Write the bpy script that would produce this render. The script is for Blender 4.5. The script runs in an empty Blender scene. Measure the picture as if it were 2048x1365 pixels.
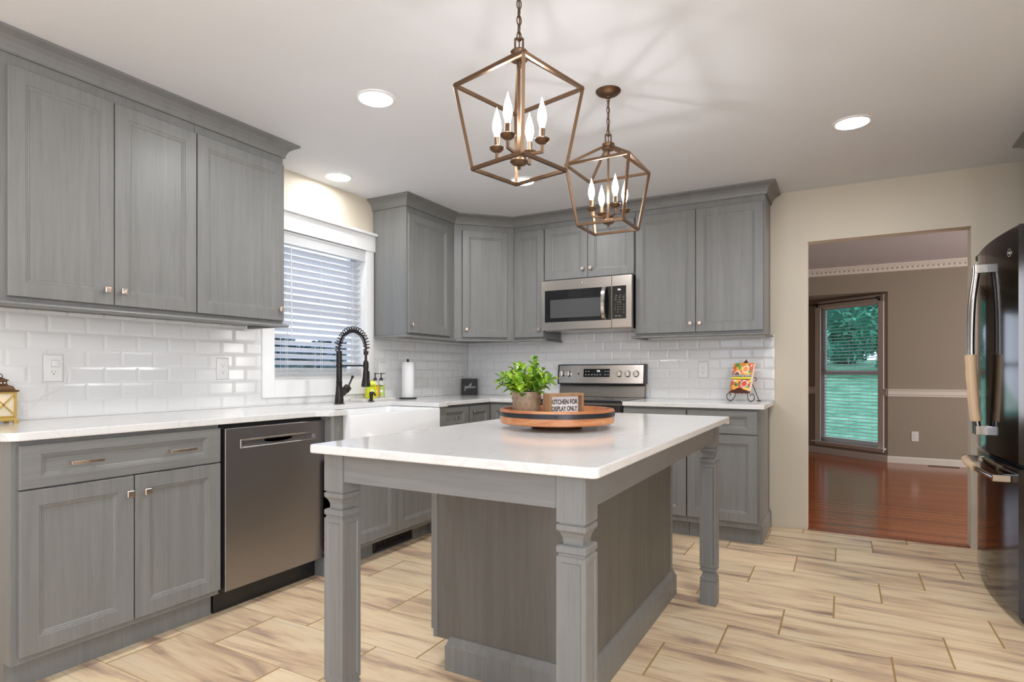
import bpy, bmesh, math, random
from mathutils import Vector, Matrix
S = bpy.context.scene
COL = S.collection
random.seed(7)
PI = math.pi

# ---------------------------------------------------------------- camera, world, exposure
cam_data = bpy.data.cameras.new('camera'); cam = bpy.data.objects.new('camera', cam_data); COL.objects.link(cam)
cam.location = (3.112, -4.711, 1.121); cam.rotation_euler = (PI/2, 0, 0.5086)
cam_data.sensor_width = 36; cam_data.lens = 36*1182.57/2048; cam_data.shift_y = (745.7-682.5)/2048
cam_data.clip_start = 0.02; cam_data.clip_end = 300
S.camera = cam
S.view_settings.view_transform = 'Standard'; S.view_settings.look = 'None'; S.view_settings.gamma = 1
S.view_settings.use_curve_mapping = False
S.view_settings.exposure = 0.76
w = bpy.data.worlds.new('overcast_sky'); S.world = w; w.use_nodes = True
bg = w.node_tree.nodes['Background']; bg.inputs[0].default_value = (0.66, 0.75, 0.98, 1); bg.inputs[1].default_value = 1.3

def area(name, loc, rot, sx, sy, power, color):
    l = bpy.data.lights.new(name, 'AREA'); l.shape = 'RECTANGLE'; l.size = sx; l.size_y = sy; l.energy = power; l.color = color
    o = bpy.data.objects.new(name, l); COL.objects.link(o); o.location = loc; o.rotation_euler = rot
    return o
# unseen fill lights added behind the camera, tinted like daylight
area('rear_fill', (2.3, -7.12, 1.3), (PI/2, 0, 0), 2.6, 2.0, 8, (0.94, 0.97, 1.0))
area('side_fill', (4.58, -5.6, 1.4), (PI/2, 0, PI/2), 1.6, 1.4, 46, (0.92, 0.96, 1.0))
area('dining_window_daylight', (0.3, 5.1, 1.3), (PI/2, 0, PI), 1.6, 1.4, 5, (0.95, 0.97, 1.0))
area('dining_side_fill', (6.9, 1.8, 1.3), (PI/2, 0, PI/2), 1.8, 1.5, 58, (1.0, 0.98, 0.955))  # added fill to brighten the dining room; this wall has no window
BULB = 780.0     # strength of the glowing filaments inside the candle bulbs
CAN = 118.0        # strength of the recessed lights

H = 2.425         # kitchen ceiling
# ---------------------------------------------------------------- materials
MATS = {}
def nodes_of(name):
    m = bpy.data.materials.new(name); m.use_nodes = True
    nt = m.node_tree; b = nt.nodes['Principled BSDF']
    MATS[name] = m
    return m, nt, b
def simple(name, col, rough=0.5, metal=0.0, emit=0, coat=0, bump=0, bscale=200, trans=0, ior=1.45, spec=None):
    m, nt, b = nodes_of(name)
    b.inputs['Base Color'].default_value = (*col, 1); b.inputs['Roughness'].default_value = rough; b.inputs['Metallic'].default_value = metal
    if spec is not None: b.inputs['Specular IOR Level'].default_value = spec
    if emit: b.inputs['Emission Color'].default_value = (*col, 1); b.inputs['Emission Strength'].default_value = emit
    if coat: b.inputs['Coat Weight'].default_value = coat; b.inputs['Coat Roughness'].default_value = 0.08
    if trans: b.inputs['Transmission Weight'].default_value = trans; b.inputs['IOR'].default_value = ior
    if bump:
        tc = nt.nodes.new('ShaderNodeTexCoord'); n = nt.nodes.new('ShaderNodeTexNoise'); n.inputs['Scale'].default_value = bscale
        bp = nt.nodes.new('ShaderNodeBump'); bp.inputs['Strength'].default_value = bump; bp.inputs['Distance'].default_value = 0.002
        nt.links.new(tc.outputs['Object'], n.inputs['Vector']); nt.links.new(n.outputs['Fac'], bp.inputs['Height']); nt.links.new(bp.outputs[0], b.inputs['Normal'])
    return m
def ramp(nt, stops, interp='LINEAR'):
    r = nt.nodes.new('ShaderNodeValToRGB'); cr = r.color_ramp; cr.interpolation = interp
    while len(cr.elements) < len(stops): cr.elements.new(0.5)
    for e, (p, c) in zip(cr.elements, stops): e.position = p; e.color = (*c, 1)
    return r
def math_n(nt, op, a, b=None, c=None):
    n = nt.nodes.new('ShaderNodeMath'); n.operation = op
    for i, v in enumerate((a, b, c)):
        if v is None: continue
        if isinstance(v, (int, float)): n.inputs[i].default_value = v
        else: nt.links.new(v, n.inputs[i])
    return n.outputs[0]
def mapping(nt, scale, coord='Object', rnd=True):
    tc = nt.nodes.new('ShaderNodeTexCoord'); mp = nt.nodes.new('ShaderNodeMapping'); mp.inputs['Scale'].default_value = scale
    nt.links.new(tc.outputs[coord], mp.inputs['Vector'])
    if rnd:
        oi = nt.nodes.new('ShaderNodeObjectInfo'); cx = nt.nodes.new('ShaderNodeCombineXYZ')
        v = math_n(nt, 'MULTIPLY', oi.outputs['Random'], 37.0)
        nt.links.new(v, cx.inputs[0]); nt.links.new(v, cx.inputs[1]); nt.links.new(v, cx.inputs[2]); nt.links.new(cx.outputs[0], mp.inputs['Location'])
    return mp.outputs[0]
def wood(name, scale, dark, mid, light, rough=0.40, fine=1.0):
    m, nt, b = nodes_of(name)
    v = mapping(nt, scale)
    n1 = nt.nodes.new('ShaderNodeTexNoise'); n1.inputs['Scale'].default_value = 1.0; n1.inputs['Detail'].default_value = 6; n1.inputs['Roughness'].default_value = 0.62; n1.inputs['Distortion'].default_value = 0.5
    nt.links.new(v, n1.inputs['Vector'])
    r = ramp(nt, [(0.30, dark), (0.5, mid), (0.72, light)]); nt.links.new(n1.outputs['Fac'], r.inputs[0])
    n2 = nt.nodes.new('ShaderNodeTexNoise'); n2.inputs['Scale'].default_value = 5.0*fine; n2.inputs['Detail'].default_value = 3
    nt.links.new(v, n2.inputs['Vector'])
    r2 = ramp(nt, [(0.33, (0.80, 0.80, 0.80)), (0.47, (1, 1, 1)), (1.0, (1.03, 1.03, 1.03))]); nt.links.new(n2.outputs['Fac'], r2.inputs[0])
    mx = nt.nodes.new('ShaderNodeMixRGB'); mx.blend_type = 'MULTIPLY'; mx.inputs[0].default_value = 0.42
    nt.links.new(r.outputs[0], mx.inputs[1]); nt.links.new(r2.outputs[0], mx.inputs[2]); nt.links.new(mx.outputs[0], b.inputs['Base Color'])
    b.inputs['Roughness'].default_value = rough
    bp = nt.nodes.new('ShaderNodeBump'); bp.inputs['Strength'].default_value = 0.06; bp.inputs['Distance'].default_value = 0.001
    nt.links.new(n2.outputs['Fac'], bp.inputs['Height']); nt.links.new(bp.outputs[0], b.inputs['Normal'])
    return m
GD, GM, GL = (0.176, 0.174, 0.168), (0.196, 0.195, 0.188), (0.216, 0.215, 0.208)
grey = wood('grey_stained_wood', (26, 26, 1.2), GD, GM, GL)
greyh = wood('grey_stained_wood_horizontal', (1.2, 26, 26), GD, GM, GL)
grey_plain = wood('grey_stained_molding', (3, 3, 3), GM, GM, GM, 0.40)
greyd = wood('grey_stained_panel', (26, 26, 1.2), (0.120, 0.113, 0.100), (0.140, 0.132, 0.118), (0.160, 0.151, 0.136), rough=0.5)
dark_gap = simple('dark_recess', (0.02, 0.02, 0.02), 0.8)
cream = simple('cream_wall_paint', (0.66, 0.59, 0.475), 0.6, bump=0.05, bscale=300)
tan = simple('tan_wall_paint', (0.33, 0.285, 0.225), 0.6)
ceil_m = simple('white_ceiling_paint', (0.74, 0.75, 0.775), 0.7, bump=0.04, bscale=250)
white = simple('white_trim_paint', (0.84, 0.84, 0.83), 0.32)
whitesoft = simple('off_white_trim_paint', (0.76, 0.72, 0.65), 0.4)
blindm = simple('white_faux_wood_slats', (0.86, 0.85, 0.83), 0.35)
def _translucent(m, f):
    nt = m.node_tree; b = nt.nodes['Principled BSDF']; o = nt.nodes['Material Output']
    t = nt.nodes.new('ShaderNodeBsdfTranslucent'); t.inputs[0].default_value = (0.85, 0.88, 0.95, 1); mx = nt.nodes.new('ShaderNodeMixShader'); mx.inputs[0].default_value = f
    nt.links.new(b.outputs[0], mx.inputs[1]); nt.links.new(t.outputs[0], mx.inputs[2]); nt.links.new(mx.outputs[0], o.inputs[0])
_translucent(blindm, 0.35)
tile_m = simple('white_glazed_tile', (0.76, 0.755, 0.745), 0.16, coat=0.3)
grout = simple('white_grout', (0.70, 0.685, 0.66), 0.8)
sinkm = simple('white_fireclay', (0.84, 0.84, 0.84), 0.12)
def quartz():
    m, nt, b = nodes_of('white_quartz')
    v = mapping(nt, (1, 1, 1), rnd=False)
    n = nt.nodes.new('ShaderNodeTexNoise'); n.inputs['Scale'].default_value = 3.2; n.inputs['Detail'].default_value = 7; n.inputs['Distortion'].default_value = 1.6
    nt.links.new(v, n.inputs['Vector'])
    r = ramp(nt, [(0.0, (0.74, 0.73, 0.715)), (0.480, (0.74, 0.73, 0.715)), (0.498, (0.67, 0.66, 0.64)), (0.514, (0.74, 0.73, 0.715)), (1, (0.72, 0.71, 0.70))])
    nt.links.new(n.outputs['Fac'], r.inputs[0]); nt.links.new(r.outputs[0], b.inputs['Base Color'])
    b.inputs['Roughness'].default_value = 0.11
    return m
quartz_m = quartz()
def steel(name, col, rough, sc=(1.5, 1.5, 160), metal=1.0):
    m, nt, b = nodes_of(name)
    v = mapping(nt, sc, rnd=False); n = nt.nodes.new('ShaderNodeTexNoise'); n.inputs['Scale'].default_value = 3; n.inputs['Detail'].default_value = 3
    nt.links.new(v, n.inputs['Vector'])
    r = math_n(nt, 'MULTIPLY_ADD', n.outputs['Fac'], 0.05, rough-0.025); nt.links.new(r, b.inputs['Roughness'])
    b.inputs['Base Color'].default_value = (*col, 1); b.inputs['Metallic'].default_value = metal
    return m
stainless = steel('brushed_stainless', (0.56, 0.52, 0.485), 0.24)
dwsteel = steel('dark_stainless', (0.35, 0.335, 0.335), 0.36)
fridgem = steel('black_stainless', (0.048, 0.046, 0.046), 0.10, (60, 60, 1.0))
rangesteel = steel('slate_steel', (0.22, 0.20, 0.18), 0.3)
chrome = simple('polished_chrome', (0.75, 0.73, 0.70), 0.12, 1.0)
nickel = simple('satin_rose_nickel', (0.60, 0.50, 0.43), 0.3, 1.0)
bronze = simple('aged_brass', (0.15, 0.088, 0.05), 0.38, 0.85)
blackmet = simple('oil_rubbed_bronze', (0.022, 0.017, 0.015), 0.33, 0.5)
blackglass = simple('black_glass', (0.012, 0.012, 0.013), 0.05)
greyscreen = simple('grey_door_mesh_glass', (0.075, 0.075, 0.078), 0.16)
blackpl = simple('black_plastic', (0.014, 0.014, 0.014), 0.35)
plate_m = simple('white_wallplate', (0.80, 0.79, 0.77), 0.35)
slot_m = simple('dark_slots', (0.05, 0.045, 0.04), 0.6)
paper = simple('paper_towel', (0.86, 0.86, 0.86), 0.9, bump=0.3, bscale=120)
ink = simple('black_ink', (0.015, 0.015, 0.015), 0.6)
whiteink = simple('white_lettering', (0.85, 0.85, 0.83), 0.6)
glow = simple('white_display_digits', (0.9, 0.95, 1.0), 0.5, emit=1.6)
lens = simple('lit_lens', (0.98, 0.985, 1.0), 0.5, emit=CAN)
lens_dim = simple('dimmer_lit_lens', (0.98, 0.985, 1.0), 0.5, emit=CAN*0.4)
filament_m = simple('lit_filament', (0.98, 0.985, 1.0), 0.4, emit=BULB)
def _bulb():
    m = bpy.data.materials.new('glowing_bulb_glass'); m.use_nodes = True; nt = m.node_tree; nt.nodes.clear()
    out = nt.nodes.new('ShaderNodeOutputMaterial'); e = nt.nodes.new('ShaderNodeEmission'); e.inputs[0].default_value = (1, .96, .92, 1); e.inputs[1].default_value = 7.0
    t = nt.nodes.new('ShaderNodeBsdfTransparent'); mx = nt.nodes.new('ShaderNodeMixShader'); mx.inputs[0].default_value = 0.4
    nt.links.new(t.outputs[0], mx.inputs[1]); nt.links.new(e.outputs[0], mx.inputs[2]); nt.links.new(mx.outputs[0], out.inputs[0]); return m
bulbm = _bulb()
candle = simple('candle_glow', (1.0, 0.62, 0.25), 0.5, emit=9)
frost = simple('warm_frosted_glass', (0.92, 0.82, 0.62), 0.5, trans=0.35)
lbrass = simple('yellow_brass_paint', (0.55, 0.37, 0.10), 0.4, 0.4)
lbrown = simple('brown_lantern_roof', (0.13, 0.065, 0.028), 0.4, 0.5)
pot_m = simple('taupe_ceramic', (0.33, 0.235, 0.155), 0.22)
stem_m = simple('green_stem', (0.10, 0.22, 0.03), 0.6)
woodframe = wood('light_brown_wood', (30, 30, 4), (0.24, 0.135, 0.06), (0.33, 0.19, 0.09), (0.42, 0.25, 0.125), 0.55)
traywood = wood('orange_acacia_wood', (5, 5, 24), (0.30, 0.085, 0.030), (0.50, 0.19, 0.075), (0.68, 0.36, 0.17), 0.35)
trayband = simple('blackened_steel_band', (0.035, 0.036, 0.04), 0.4, 0.6)
chalk = simple('black_sign_board', (0.018, 0.016, 0.016), 0.55)
brownlace = simple('rusty_brown_iron', (0.10, 0.028, 0.015), 0.5, 0.3)
sleeve_m = simple('beige_terry_sleeve', (0.68, 0.50, 0.33), 0.95, bump=0.6, bscale=400)
bluetape = simple('blue_cloth_tape', (0.15, 0.42, 0.62), 0.8)
yel = simple('yellow_green_soap', (0.62, 0.66, 0.02), 0.25)
org = simple('orange_yellow_label', (0.85, 0.45, 0.02), 0.35)
grn = simple('green_blue_label', (0.42, 0.55, 0.12), 0.35)
clearpl = simple('clear_soap_plastic', (0.80, 0.80, 0.72), 0.15, trans=0.4)
marble = simple('pale_stone', (0.72, 0.69, 0.64), 0.3)
glass = None
def make_glass():
    m = bpy.data.materials.new('window_glass'); m.use_nodes = True; nt = m.node_tree; nt.nodes.clear()
    out = nt.nodes.new('ShaderNodeOutputMaterial'); g = nt.nodes.new('ShaderNodeBsdfGlossy'); g.inputs['Roughness'].default_value = 0.02
    t = nt.nodes.new('ShaderNodeBsdfTransparent'); mx = nt.nodes.new('ShaderNodeMixShader'); mx.inputs[0].default_value = 0.06
    t.inputs[0].default_value = (0.95, 0.96, 0.96, 1)
    nt.links.new(t.outputs[0], mx.inputs[1]); nt.links.new(g.outputs[0], mx.inputs[2]); nt.links.new(mx.outputs[0], out.inputs[0])
    return m
glass = make_glass()
def leafmat(name, dark, light, scale, rough=0.5, rnd=True):
    m, nt, b = nodes_of(name)
    g = nt.nodes.new('ShaderNodeNewGeometry')
    r = ramp(nt, [(0, dark), (1, light)]); nt.links.new(g.outputs['Random Per Island'], r.inputs[0])
    nt.links.new(r.outputs[0], b.inputs['Base Color']); b.inputs['Roughness'].default_value = rough
    b.inputs['Subsurface Weight'].default_value = 0.0
    return m
leafm = leafmat('bright_green_leaves', (0.06, 0.22, 0.015), (0.42, 0.62, 0.03), 1, 0.35)
treem = leafmat('teal_green_tree_leaves', (0.01, 0.20, 0.12), (0.20, 0.72, 0.48), 1)
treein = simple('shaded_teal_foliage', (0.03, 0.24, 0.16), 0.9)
hedgem = leafmat('dark_blue_green_leaves', (0.010, 0.035, 0.04), (0.05, 0.12, 0.13), 1)

def floor_tile_mat():
    m, nt, b = nodes_of('wood_look_floor_tile')
    g = nt.nodes.new('ShaderNodeNewGeometry'); sp = nt.nodes.new('ShaderNodeSeparateXYZ'); nt.links.new(g.outputs['Position'], sp.inputs[0])
    X, Y = sp.outputs[0], sp.outputs[1]
    P = 0.307; T = 0.6105
    rr = math_n(nt, 'DIVIDE', math_n(nt, 'SUBTRACT', -0.107, Y), P)
    row = math_n(nt, 'FLOOR', rr); fy = math_n(nt, 'SUBTRACT', rr, row)
    xx = math_n(nt, 'DIVIDE', math_n(nt, 'ADD', math_n(nt, 'SUBTRACT', X, 3.283), math_n(nt, 'MULTIPLY', row, 0.2035)), T)
    colm = math_n(nt, 'FLOOR', xx); fx = math_n(nt, 'SUBTRACT', xx, colm)
    # distance to the joints in metres
    dy = math_n(nt, 'MULTIPLY', math_n(nt, 'MINIMUM', fy, math_n(nt, 'SUBTRACT', 1.0, fy)), P)
    dx = math_n(nt, 'MULTIPLY', math_n(nt, 'MINIMUM', fx, math_n(nt, 'SUBTRACT', 1.0, fx)), T)
    gy = math_n(nt, 'LESS_THAN', dy, 0.0015); gx = math_n(nt, 'LESS_THAN', dx, 0.0038)
    gr = math_n(nt, 'MAXIMUM', gx, gy)
    wn = nt.nodes.new('ShaderNodeTexWhiteNoise'); wn.noise_dimensions = '2D'
    cc = nt.nodes.new('ShaderNodeCombineXYZ'); nt.links.new(row, cc.inputs[0]); nt.links.new(colm, cc.inputs[1]); nt.links.new(cc.outputs[0], wn.inputs['Vector'])
    off = nt.nodes.new('ShaderNodeCombineXYZ')
    r1 = math_n(nt, 'MULTIPLY', wn.outputs['Value'], 40.0)
    nt.links.new(math_n(nt, 'MULTIPLY_ADD', X, 1.5, r1), off.inputs[0]); nt.links.new(math_n(nt, 'MULTIPLY_ADD', Y, 9.0, math_n(nt, 'MULTIPLY', r1, 1.7)), off.inputs[1])
    n = nt.nodes.new('ShaderNodeTexNoise'); n.inputs['Scale'].default_value = 1.0; n.inputs['Detail'].default_value = 7; n.inputs['Roughness'].default_value = 0.58; n.inputs['Distortion'].default_value = 0.9
    nt.links.new(off.outputs[0], n.inputs['Vector'])
    r = ramp(nt, [(0.28, (0.27, 0.18, 0.14)), (0.37, (0.47, 0.34, 0.25)), (0.45, (0.72, 0.54, 0.36)), (0.54, (0.84, 0.67, 0.45)), (0.72, (0.88, 0.75, 0.56))])
    nt.links.new(n.outputs['Fac'], r.inputs[0])
    off2 = nt.nodes.new('ShaderNodeCombineXYZ')
    nt.links.new(math_n(nt, 'MULTIPLY_ADD', X, 3.0, r1), off2.inputs[0]); nt.links.new(math_n(nt, 'MULTIPLY_ADD', Y, 60.0, r1), off2.inputs[1])
    n2 = nt.nodes.new('ShaderNodeTexNoise'); n2.inputs['Scale'].default_value = 1.0; n2.inputs['Detail'].default_value = 4
    nt.links.new(off2.outputs[0], n2.inputs['Vector'])
    r2 = ramp(nt, [(0.32, (0.80, 0.77, 0.74)), (0.47, (1, 1, 1)), (1, (1.04, 1.03, 1.0))]); nt.links.new(n2.outputs['Fac'], r2.inputs[0])
    mx = nt.nodes.new('ShaderNodeMixRGB'); mx.blend_type = 'MULTIPLY'; mx.inputs[0].default_value = 0.8
    nt.links.new(r.outputs[0], mx.inputs[1]); nt.links.new(r2.outputs[0], mx.inputs[2])
    # each tile its own overall tone
    tone = nt.nodes.new('ShaderNodeMixRGB'); tone.blend_type = 'MULTIPLY'; tone.inputs[0].default_value = 1
    tr = ramp(nt, [(0, (0.90, 0.87, 0.84)), (0.5, (1, 0.99, 0.97)), (1, (1.05, 1.02, 0.98))]); nt.links.new(wn.outputs['Value'], tr.inputs[0])
    nt.links.new(mx.outputs[0], tone.inputs[1]); nt.links.new(tr.outputs[0], tone.inputs[2])
    m2 = nt.nodes.new('ShaderNodeMixRGB'); m2.inputs[2].default_value = (0.42, 0.27, 0.11, 1)
    nt.links.new(gr, m2.inputs[0]); nt.links.new(tone.outputs[0], m2.inputs[1]); nt.links.new(m2.outputs[0], b.inputs['Base Color'])
    nt.links.new(math_n(nt, 'MULTIPLY_ADD', gr, 0.5, 0.30), b.inputs['Roughness'])
    bp = nt.nodes.new('ShaderNodeBump'); bp.inputs['Strength'].default_value = 0.4; bp.inputs['Distance'].default_value = 0.001; bp.invert = True
    nt.links.new(gr, bp.inputs['Height']); nt.links.new(bp.outputs[0], b.inputs['Normal'])
    return m
tilefloor = floor_tile_mat()
def hardwood():
    m, nt, b = nodes_of('reddish_hardwood')
    g = nt.nodes.new('ShaderNodeNewGeometry'); sp = nt.nodes.new('ShaderNodeSeparateXYZ'); nt.links.new(g.outputs['Position'], sp.inputs[0])
    X, Y = sp.outputs[0], sp.outputs[1]
    rr = math_n(nt, 'DIVIDE', Y, 0.057); row = math_n(nt, 'FLOOR', rr); fy = math_n(nt, 'SUBTRACT', rr, row)
    wn = nt.nodes.new('ShaderNodeTexWhiteNoise'); wn.noise_dimensions = '1D'; nt.links.new(row, wn.inputs['W'])
    off = nt.nodes.new('ShaderNodeCombineXYZ')
    nt.links.new(math_n(nt, 'MULTIPLY_ADD', X, 2.0, math_n(nt, 'MULTIPLY', wn.outputs['Value'], 30.0)), off.inputs[0]); nt.links.new(math_n(nt, 'MULTIPLY', Y, 40.0), off.inputs[1])
    n = nt.nodes.new('ShaderNodeTexNoise'); n.inputs['Scale'].default_value = 1; n.inputs['Detail'].default_value = 4; nt.links.new(off.outputs[0], n.inputs['Vector'])
    f = math_n(nt, 'ADD', math_n(nt, 'MULTIPLY', n.outputs['Fac'], 0.6), math_n(nt, 'MULTIPLY', wn.outputs['Value'], 0.4))
    r = ramp(nt, [(0.2, (0.22, 0.050, 0.010)), (0.5, (0.34, 0.085, 0.016)), (0.8, (0.44, 0.125, 0.028))]); nt.links.new(f, r.inputs[0])
    seam = math_n(nt, 'LESS_THAN', fy, 0.03)
    mx = nt.nodes.new('ShaderNodeMixRGB'); mx.inputs[2].default_value = (0.10, 0.03, 0.01, 1); nt.links.new(math_n(nt, 'MULTIPLY', seam, 0.7), mx.inputs[0]); nt.links.new(r.outputs[0], mx.inputs[1])
    nt.links.new(mx.outputs[0], b.inputs['Base Color']); b.inputs['Roughness'].default_value = 0.16
    return m
hardwood_m = hardwood()
def grass_mat():
    m, nt, b = nodes_of('teal_green_lawn')
    v = mapping(nt, (1, 1, 1), rnd=False); n = nt.nodes.new('ShaderNodeTexNoise'); n.inputs['Scale'].default_value = 1.6; n.inputs['Detail'].default_value = 9; n.inputs['Roughness'].default_value = 0.75
    nt.links.new(v, n.inputs['Vector']); r = ramp(nt, [(0.35, (0.05, 0.24, 0.11)), (0.5, (0.13, 0.45, 0.24)), (0.65, (0.34, 0.62, 0.40))]); nt.links.new(n.outputs['Fac'], r.inputs[0]); nt.links.new(r.outputs[0], b.inputs['Base Color'])
    b.inputs['Roughness'].default_value = 0.95
    return m
grass_m = grass_mat()
def food_mat():
    m, nt, b = nodes_of('printed_food_photo')
    v = mapping(nt, (1, 1, 1), rnd=False); vo = nt.nodes.new('ShaderNodeTexVoronoi'); vo.inputs['Scale'].default_value = 48
    nt.links.new(v, vo.inputs['Vector']); sep = nt.nodes.new('ShaderNodeSeparateColor'); nt.links.new(vo.outputs['Color'], sep.inputs[0])
    r = ramp(nt, [(0.0, (0.70, 0.10, 0.03)), (0.18, (0.90, 0.33, 0.04)), (0.38, (0.95, 0.55, 0.10)), (0.55, (0.32, 0.12, 0.05)), (0.66, (0.85, 0.66, 0.40)), (0.78, (0.15, 0.35, 0.05)), (0.86, (0.95, 0.42, 0.08)), (0.95, (0.8, 0.16, 0.05))], 'CONSTANT')
    nt.links.new(sep.outputs[0], r.inputs[0]); nt.links.new(r.outputs[0], b.inputs['Base Color']); b.inputs['Roughness'].default_value = 0.25
    return m
food_m = food_mat()

# ---------------------------------------------------------------- mesh helpers
class MB:
    def __init__(s): s.bm = bmesh.new(); s.M = Matrix.Identity(4)
    def v(s, p): return s.bm.verts.new(s.M @ Vector(p))
    def f(s, vs):
        try: return s.bm.faces.new(vs)
        except ValueError: return None
    def box(s, x0, x1, y0, y1, z0, z1):
        if x0 > x1: x0, x1 = x1, x0
        if y0 > y1: y0, y1 = y1, y0
        if z0 > z1: z0, z1 = z1, z0
        q = [s.v((x, y, z)) for z in (z0, z1) for y in (y0, y1) for x in (x0, x1)]
        for a in ((0, 2, 3, 1), (4, 5, 7, 6), (0, 1, 5, 4), (2, 6, 7, 3), (0, 4, 6, 2), (1, 3, 7, 5)): s.f([q[i] for i in a])
        return s
    def loops(s, rings, cap0=True, cap1=True, closed=True):
        R = [[s.v(p) for p in r] for r in rings]; n = len(R[0])
        for a, b in zip(R, R[1:]):
            for i in range(n if closed else n-1):
                j = (i+1) % n; s.f([a[i], a[j], b[j], b[i]])
        if cap0: s.f(list(reversed(R[0])))
        if cap1: s.f(R[-1])
        return s
    def lathe(s, prof, c=(0, 0, 0), n=24, axis='z', cap=True):
        rings = []
        for r, h in prof:
            ring = []
            for i in range(n):
                a = 2*PI*i/n; p = (r*math.cos(a), r*math.sin(a), h)
                if axis == 'y': p = (p[0], -p[2], p[1])
                if axis == 'x': p = (p[2], p[0], p[1])
                ring.append((c[0]+p[0], c[1]+p[1], c[2]+p[2]))
            rings.append(ring)
        return s.loops(rings, cap, cap)
    def tube(s, pts, r, n=8, cap=True):
        pts = [Vector(p) for p in pts]; rings = []; up = Vector((0, 0, 1)); prev = None
        for i, p in enumerate(pts):
            d = (pts[min(i+1, len(pts)-1)]-pts[max(i-1, 0)]).normalized()
            if prev is None: a = d.cross(up if abs(d.z) < 0.9 else Vector((1, 0, 0))).normalized()
            else: a = (prev-d*prev.dot(d)).normalized()
            prev = a; b = d.cross(a); rr = r[i] if isinstance(r, (list, tuple)) else r
            rings.append([tuple(p+(a*math.cos(2*PI*k/n)+b*math.sin(2*PI*k/n))*rr) for k in range(n)])
        return s.loops(rings, cap, cap)
    def bar(s, a, b, t):
        a, b = Vector(a), Vector(b); d = (b-a).normalized(); u = d.cross(Vector((0, 0, 1)))
        u = Vector((1, 0, 0)) if u.length < 1e-4 else u.normalized(); w_ = d.cross(u); rings = []
        for p in (a, b): rings.append([tuple(p+u*x*t/2+w_*y*t/2) for x, y in ((-1, -1), (1, -1), (1, 1), (-1, 1))])
        return s.loops(rings)
    def prism(s, poly, z0, z1):
        return s.loops([[(x, y, z0) for x, y in poly], [(x, y, z1) for x, y in poly]])
    def sweep(s, path, prof, z=0):
        """profile (outward, up) swept along an XY path with mitred corners; outward = right of the direction"""
        rings = []
        n = len(path)
        for i in range(n):
            p = Vector(path[i]); d0 = (p-Vector(path[i-1])).normalized() if i else None; d1 = (Vector(path[i+1])-p).normalized() if i < n-1 else None
            if d0 is None: d0 = d1
            if d1 is None: d1 = d0
            n0 = Vector((d0.y, -d0.x)); n1 = Vector((d1.y, -d1.x)); m = (n0+n1).normalized(); k = 1/max(0.3, m.dot(n0))
            rings.append([(p.x+m.x*k*o, p.y+m.y*k*o, z+h) for o, h in prof])
        return s.loops(rings)
    def sphere(s, c, r, seg=12, rg=8, sc=(1, 1, 1)):
        rings = [[(c[0]+sc[0]*r*math.sin(PI*j/rg)*math.cos(2*PI*i/seg), c[1]+sc[1]*r*math.sin(PI*j/rg)*math.sin(2*PI*i/seg), c[2]-sc[2]*r*math.cos(PI*j/rg)) for i in range(seg)] for j in range(1, rg)]
        return s.loops(rings)
def crv(pts, k=6):
    P = [Vector(p) for p in pts]; out = []
    for i in range(len(P)-1):
        a = P[max(i-1, 0)]; b = P[i]; c = P[i+1]; d = P[min(i+2, len(P)-1)]
        for j in range(k):
            t = j/k; out.append(0.5*((2*b)+(c-a)*t+(2*a-5*b+4*c-d)*t*t+(3*b-a-3*c+d)*t**3))
    out.append(P[-1]); return out
def tag(o, label=None, cat=None, group=None, kind=None):
    if label: o['label'] = label
    if cat: o['category'] = cat
    if group: o['group'] = group
    if kind: o['kind'] = kind
    return o
def obj(name, mb, mat, parent=None, bev=0, smooth=False, seg=2):
    me = bpy.data.meshes.new(name); bmesh.ops.recalc_face_normals(mb.bm, faces=mb.bm.faces[:])
    if smooth:
        for f in mb.bm.faces: f.smooth = True
    mb.bm.to_mesh(me); mb.bm.free()
    if mat: me.materials.append(mat)
    o = bpy.data.objects.new(name, me); COL.objects.link(o)
    if parent: o.parent = parent
    if smooth:
        try: me.set_sharp_from_angle(angle=math.radians(38))
        except Exception: pass
    if bev:
        b = o.modifiers.new('soft_edges', 'BEVEL'); b.width = bev; b.segments = seg; b.limit_method = 'ANGLE'; b.angle_limit = math.radians(40)
    return o
def thing(name, label, cat, loc=(0, 0, 0), rz=0, group=None):
    o = bpy.data.objects.new(name, None); o.empty_display_size = 0.05; COL.objects.link(o); o.location = loc; o.rotation_euler = (0, 0, rz)
    return tag(o, label, cat, group)
def copy_tree(o, parent=None):
    c = o.copy(); COL.objects.link(c); c.parent = parent
    for ch in list(o.children): copy_tree(ch, c)
    return c
def B(*a): return MB().box(*a)
def text_obj(name, txt, size, mat, parent, loc, rot=(PI/2, 0, 0), ext=0.0004, sx=1.0, shear=0, align='CENTER', bold=0.0):
    cu = bpy.data.curves.new(name, 'FONT'); cu.body = txt; cu.size = size; cu.extrude = ext; cu.align_x = align; cu.align_y = 'CENTER'; cu.shear = shear; cu.offset = bold
    t = bpy.data.objects.new(name, cu); COL.objects.link(t)
    dg = bpy.context.evaluated_depsgraph_get(); me = bpy.data.meshes.new_from_object(t.evaluated_get(dg))
    bpy.data.objects.remove(t); bpy.data.curves.remove(cu)
    me.transform(Matrix.Diagonal((sx, 1, 1, 1))); me.materials.clear(); me.materials.append(mat)
    o = bpy.data.objects.new(name, me); COL.objects.link(o); o.parent = parent; o.location = loc; o.rotation_euler = rot
    return o
def struct(name, mb, mat, parent=None, **k):
    o = obj(name, mb, mat, parent, **k)
    if not parent: o['kind'] = 'structure'
    return o

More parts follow.
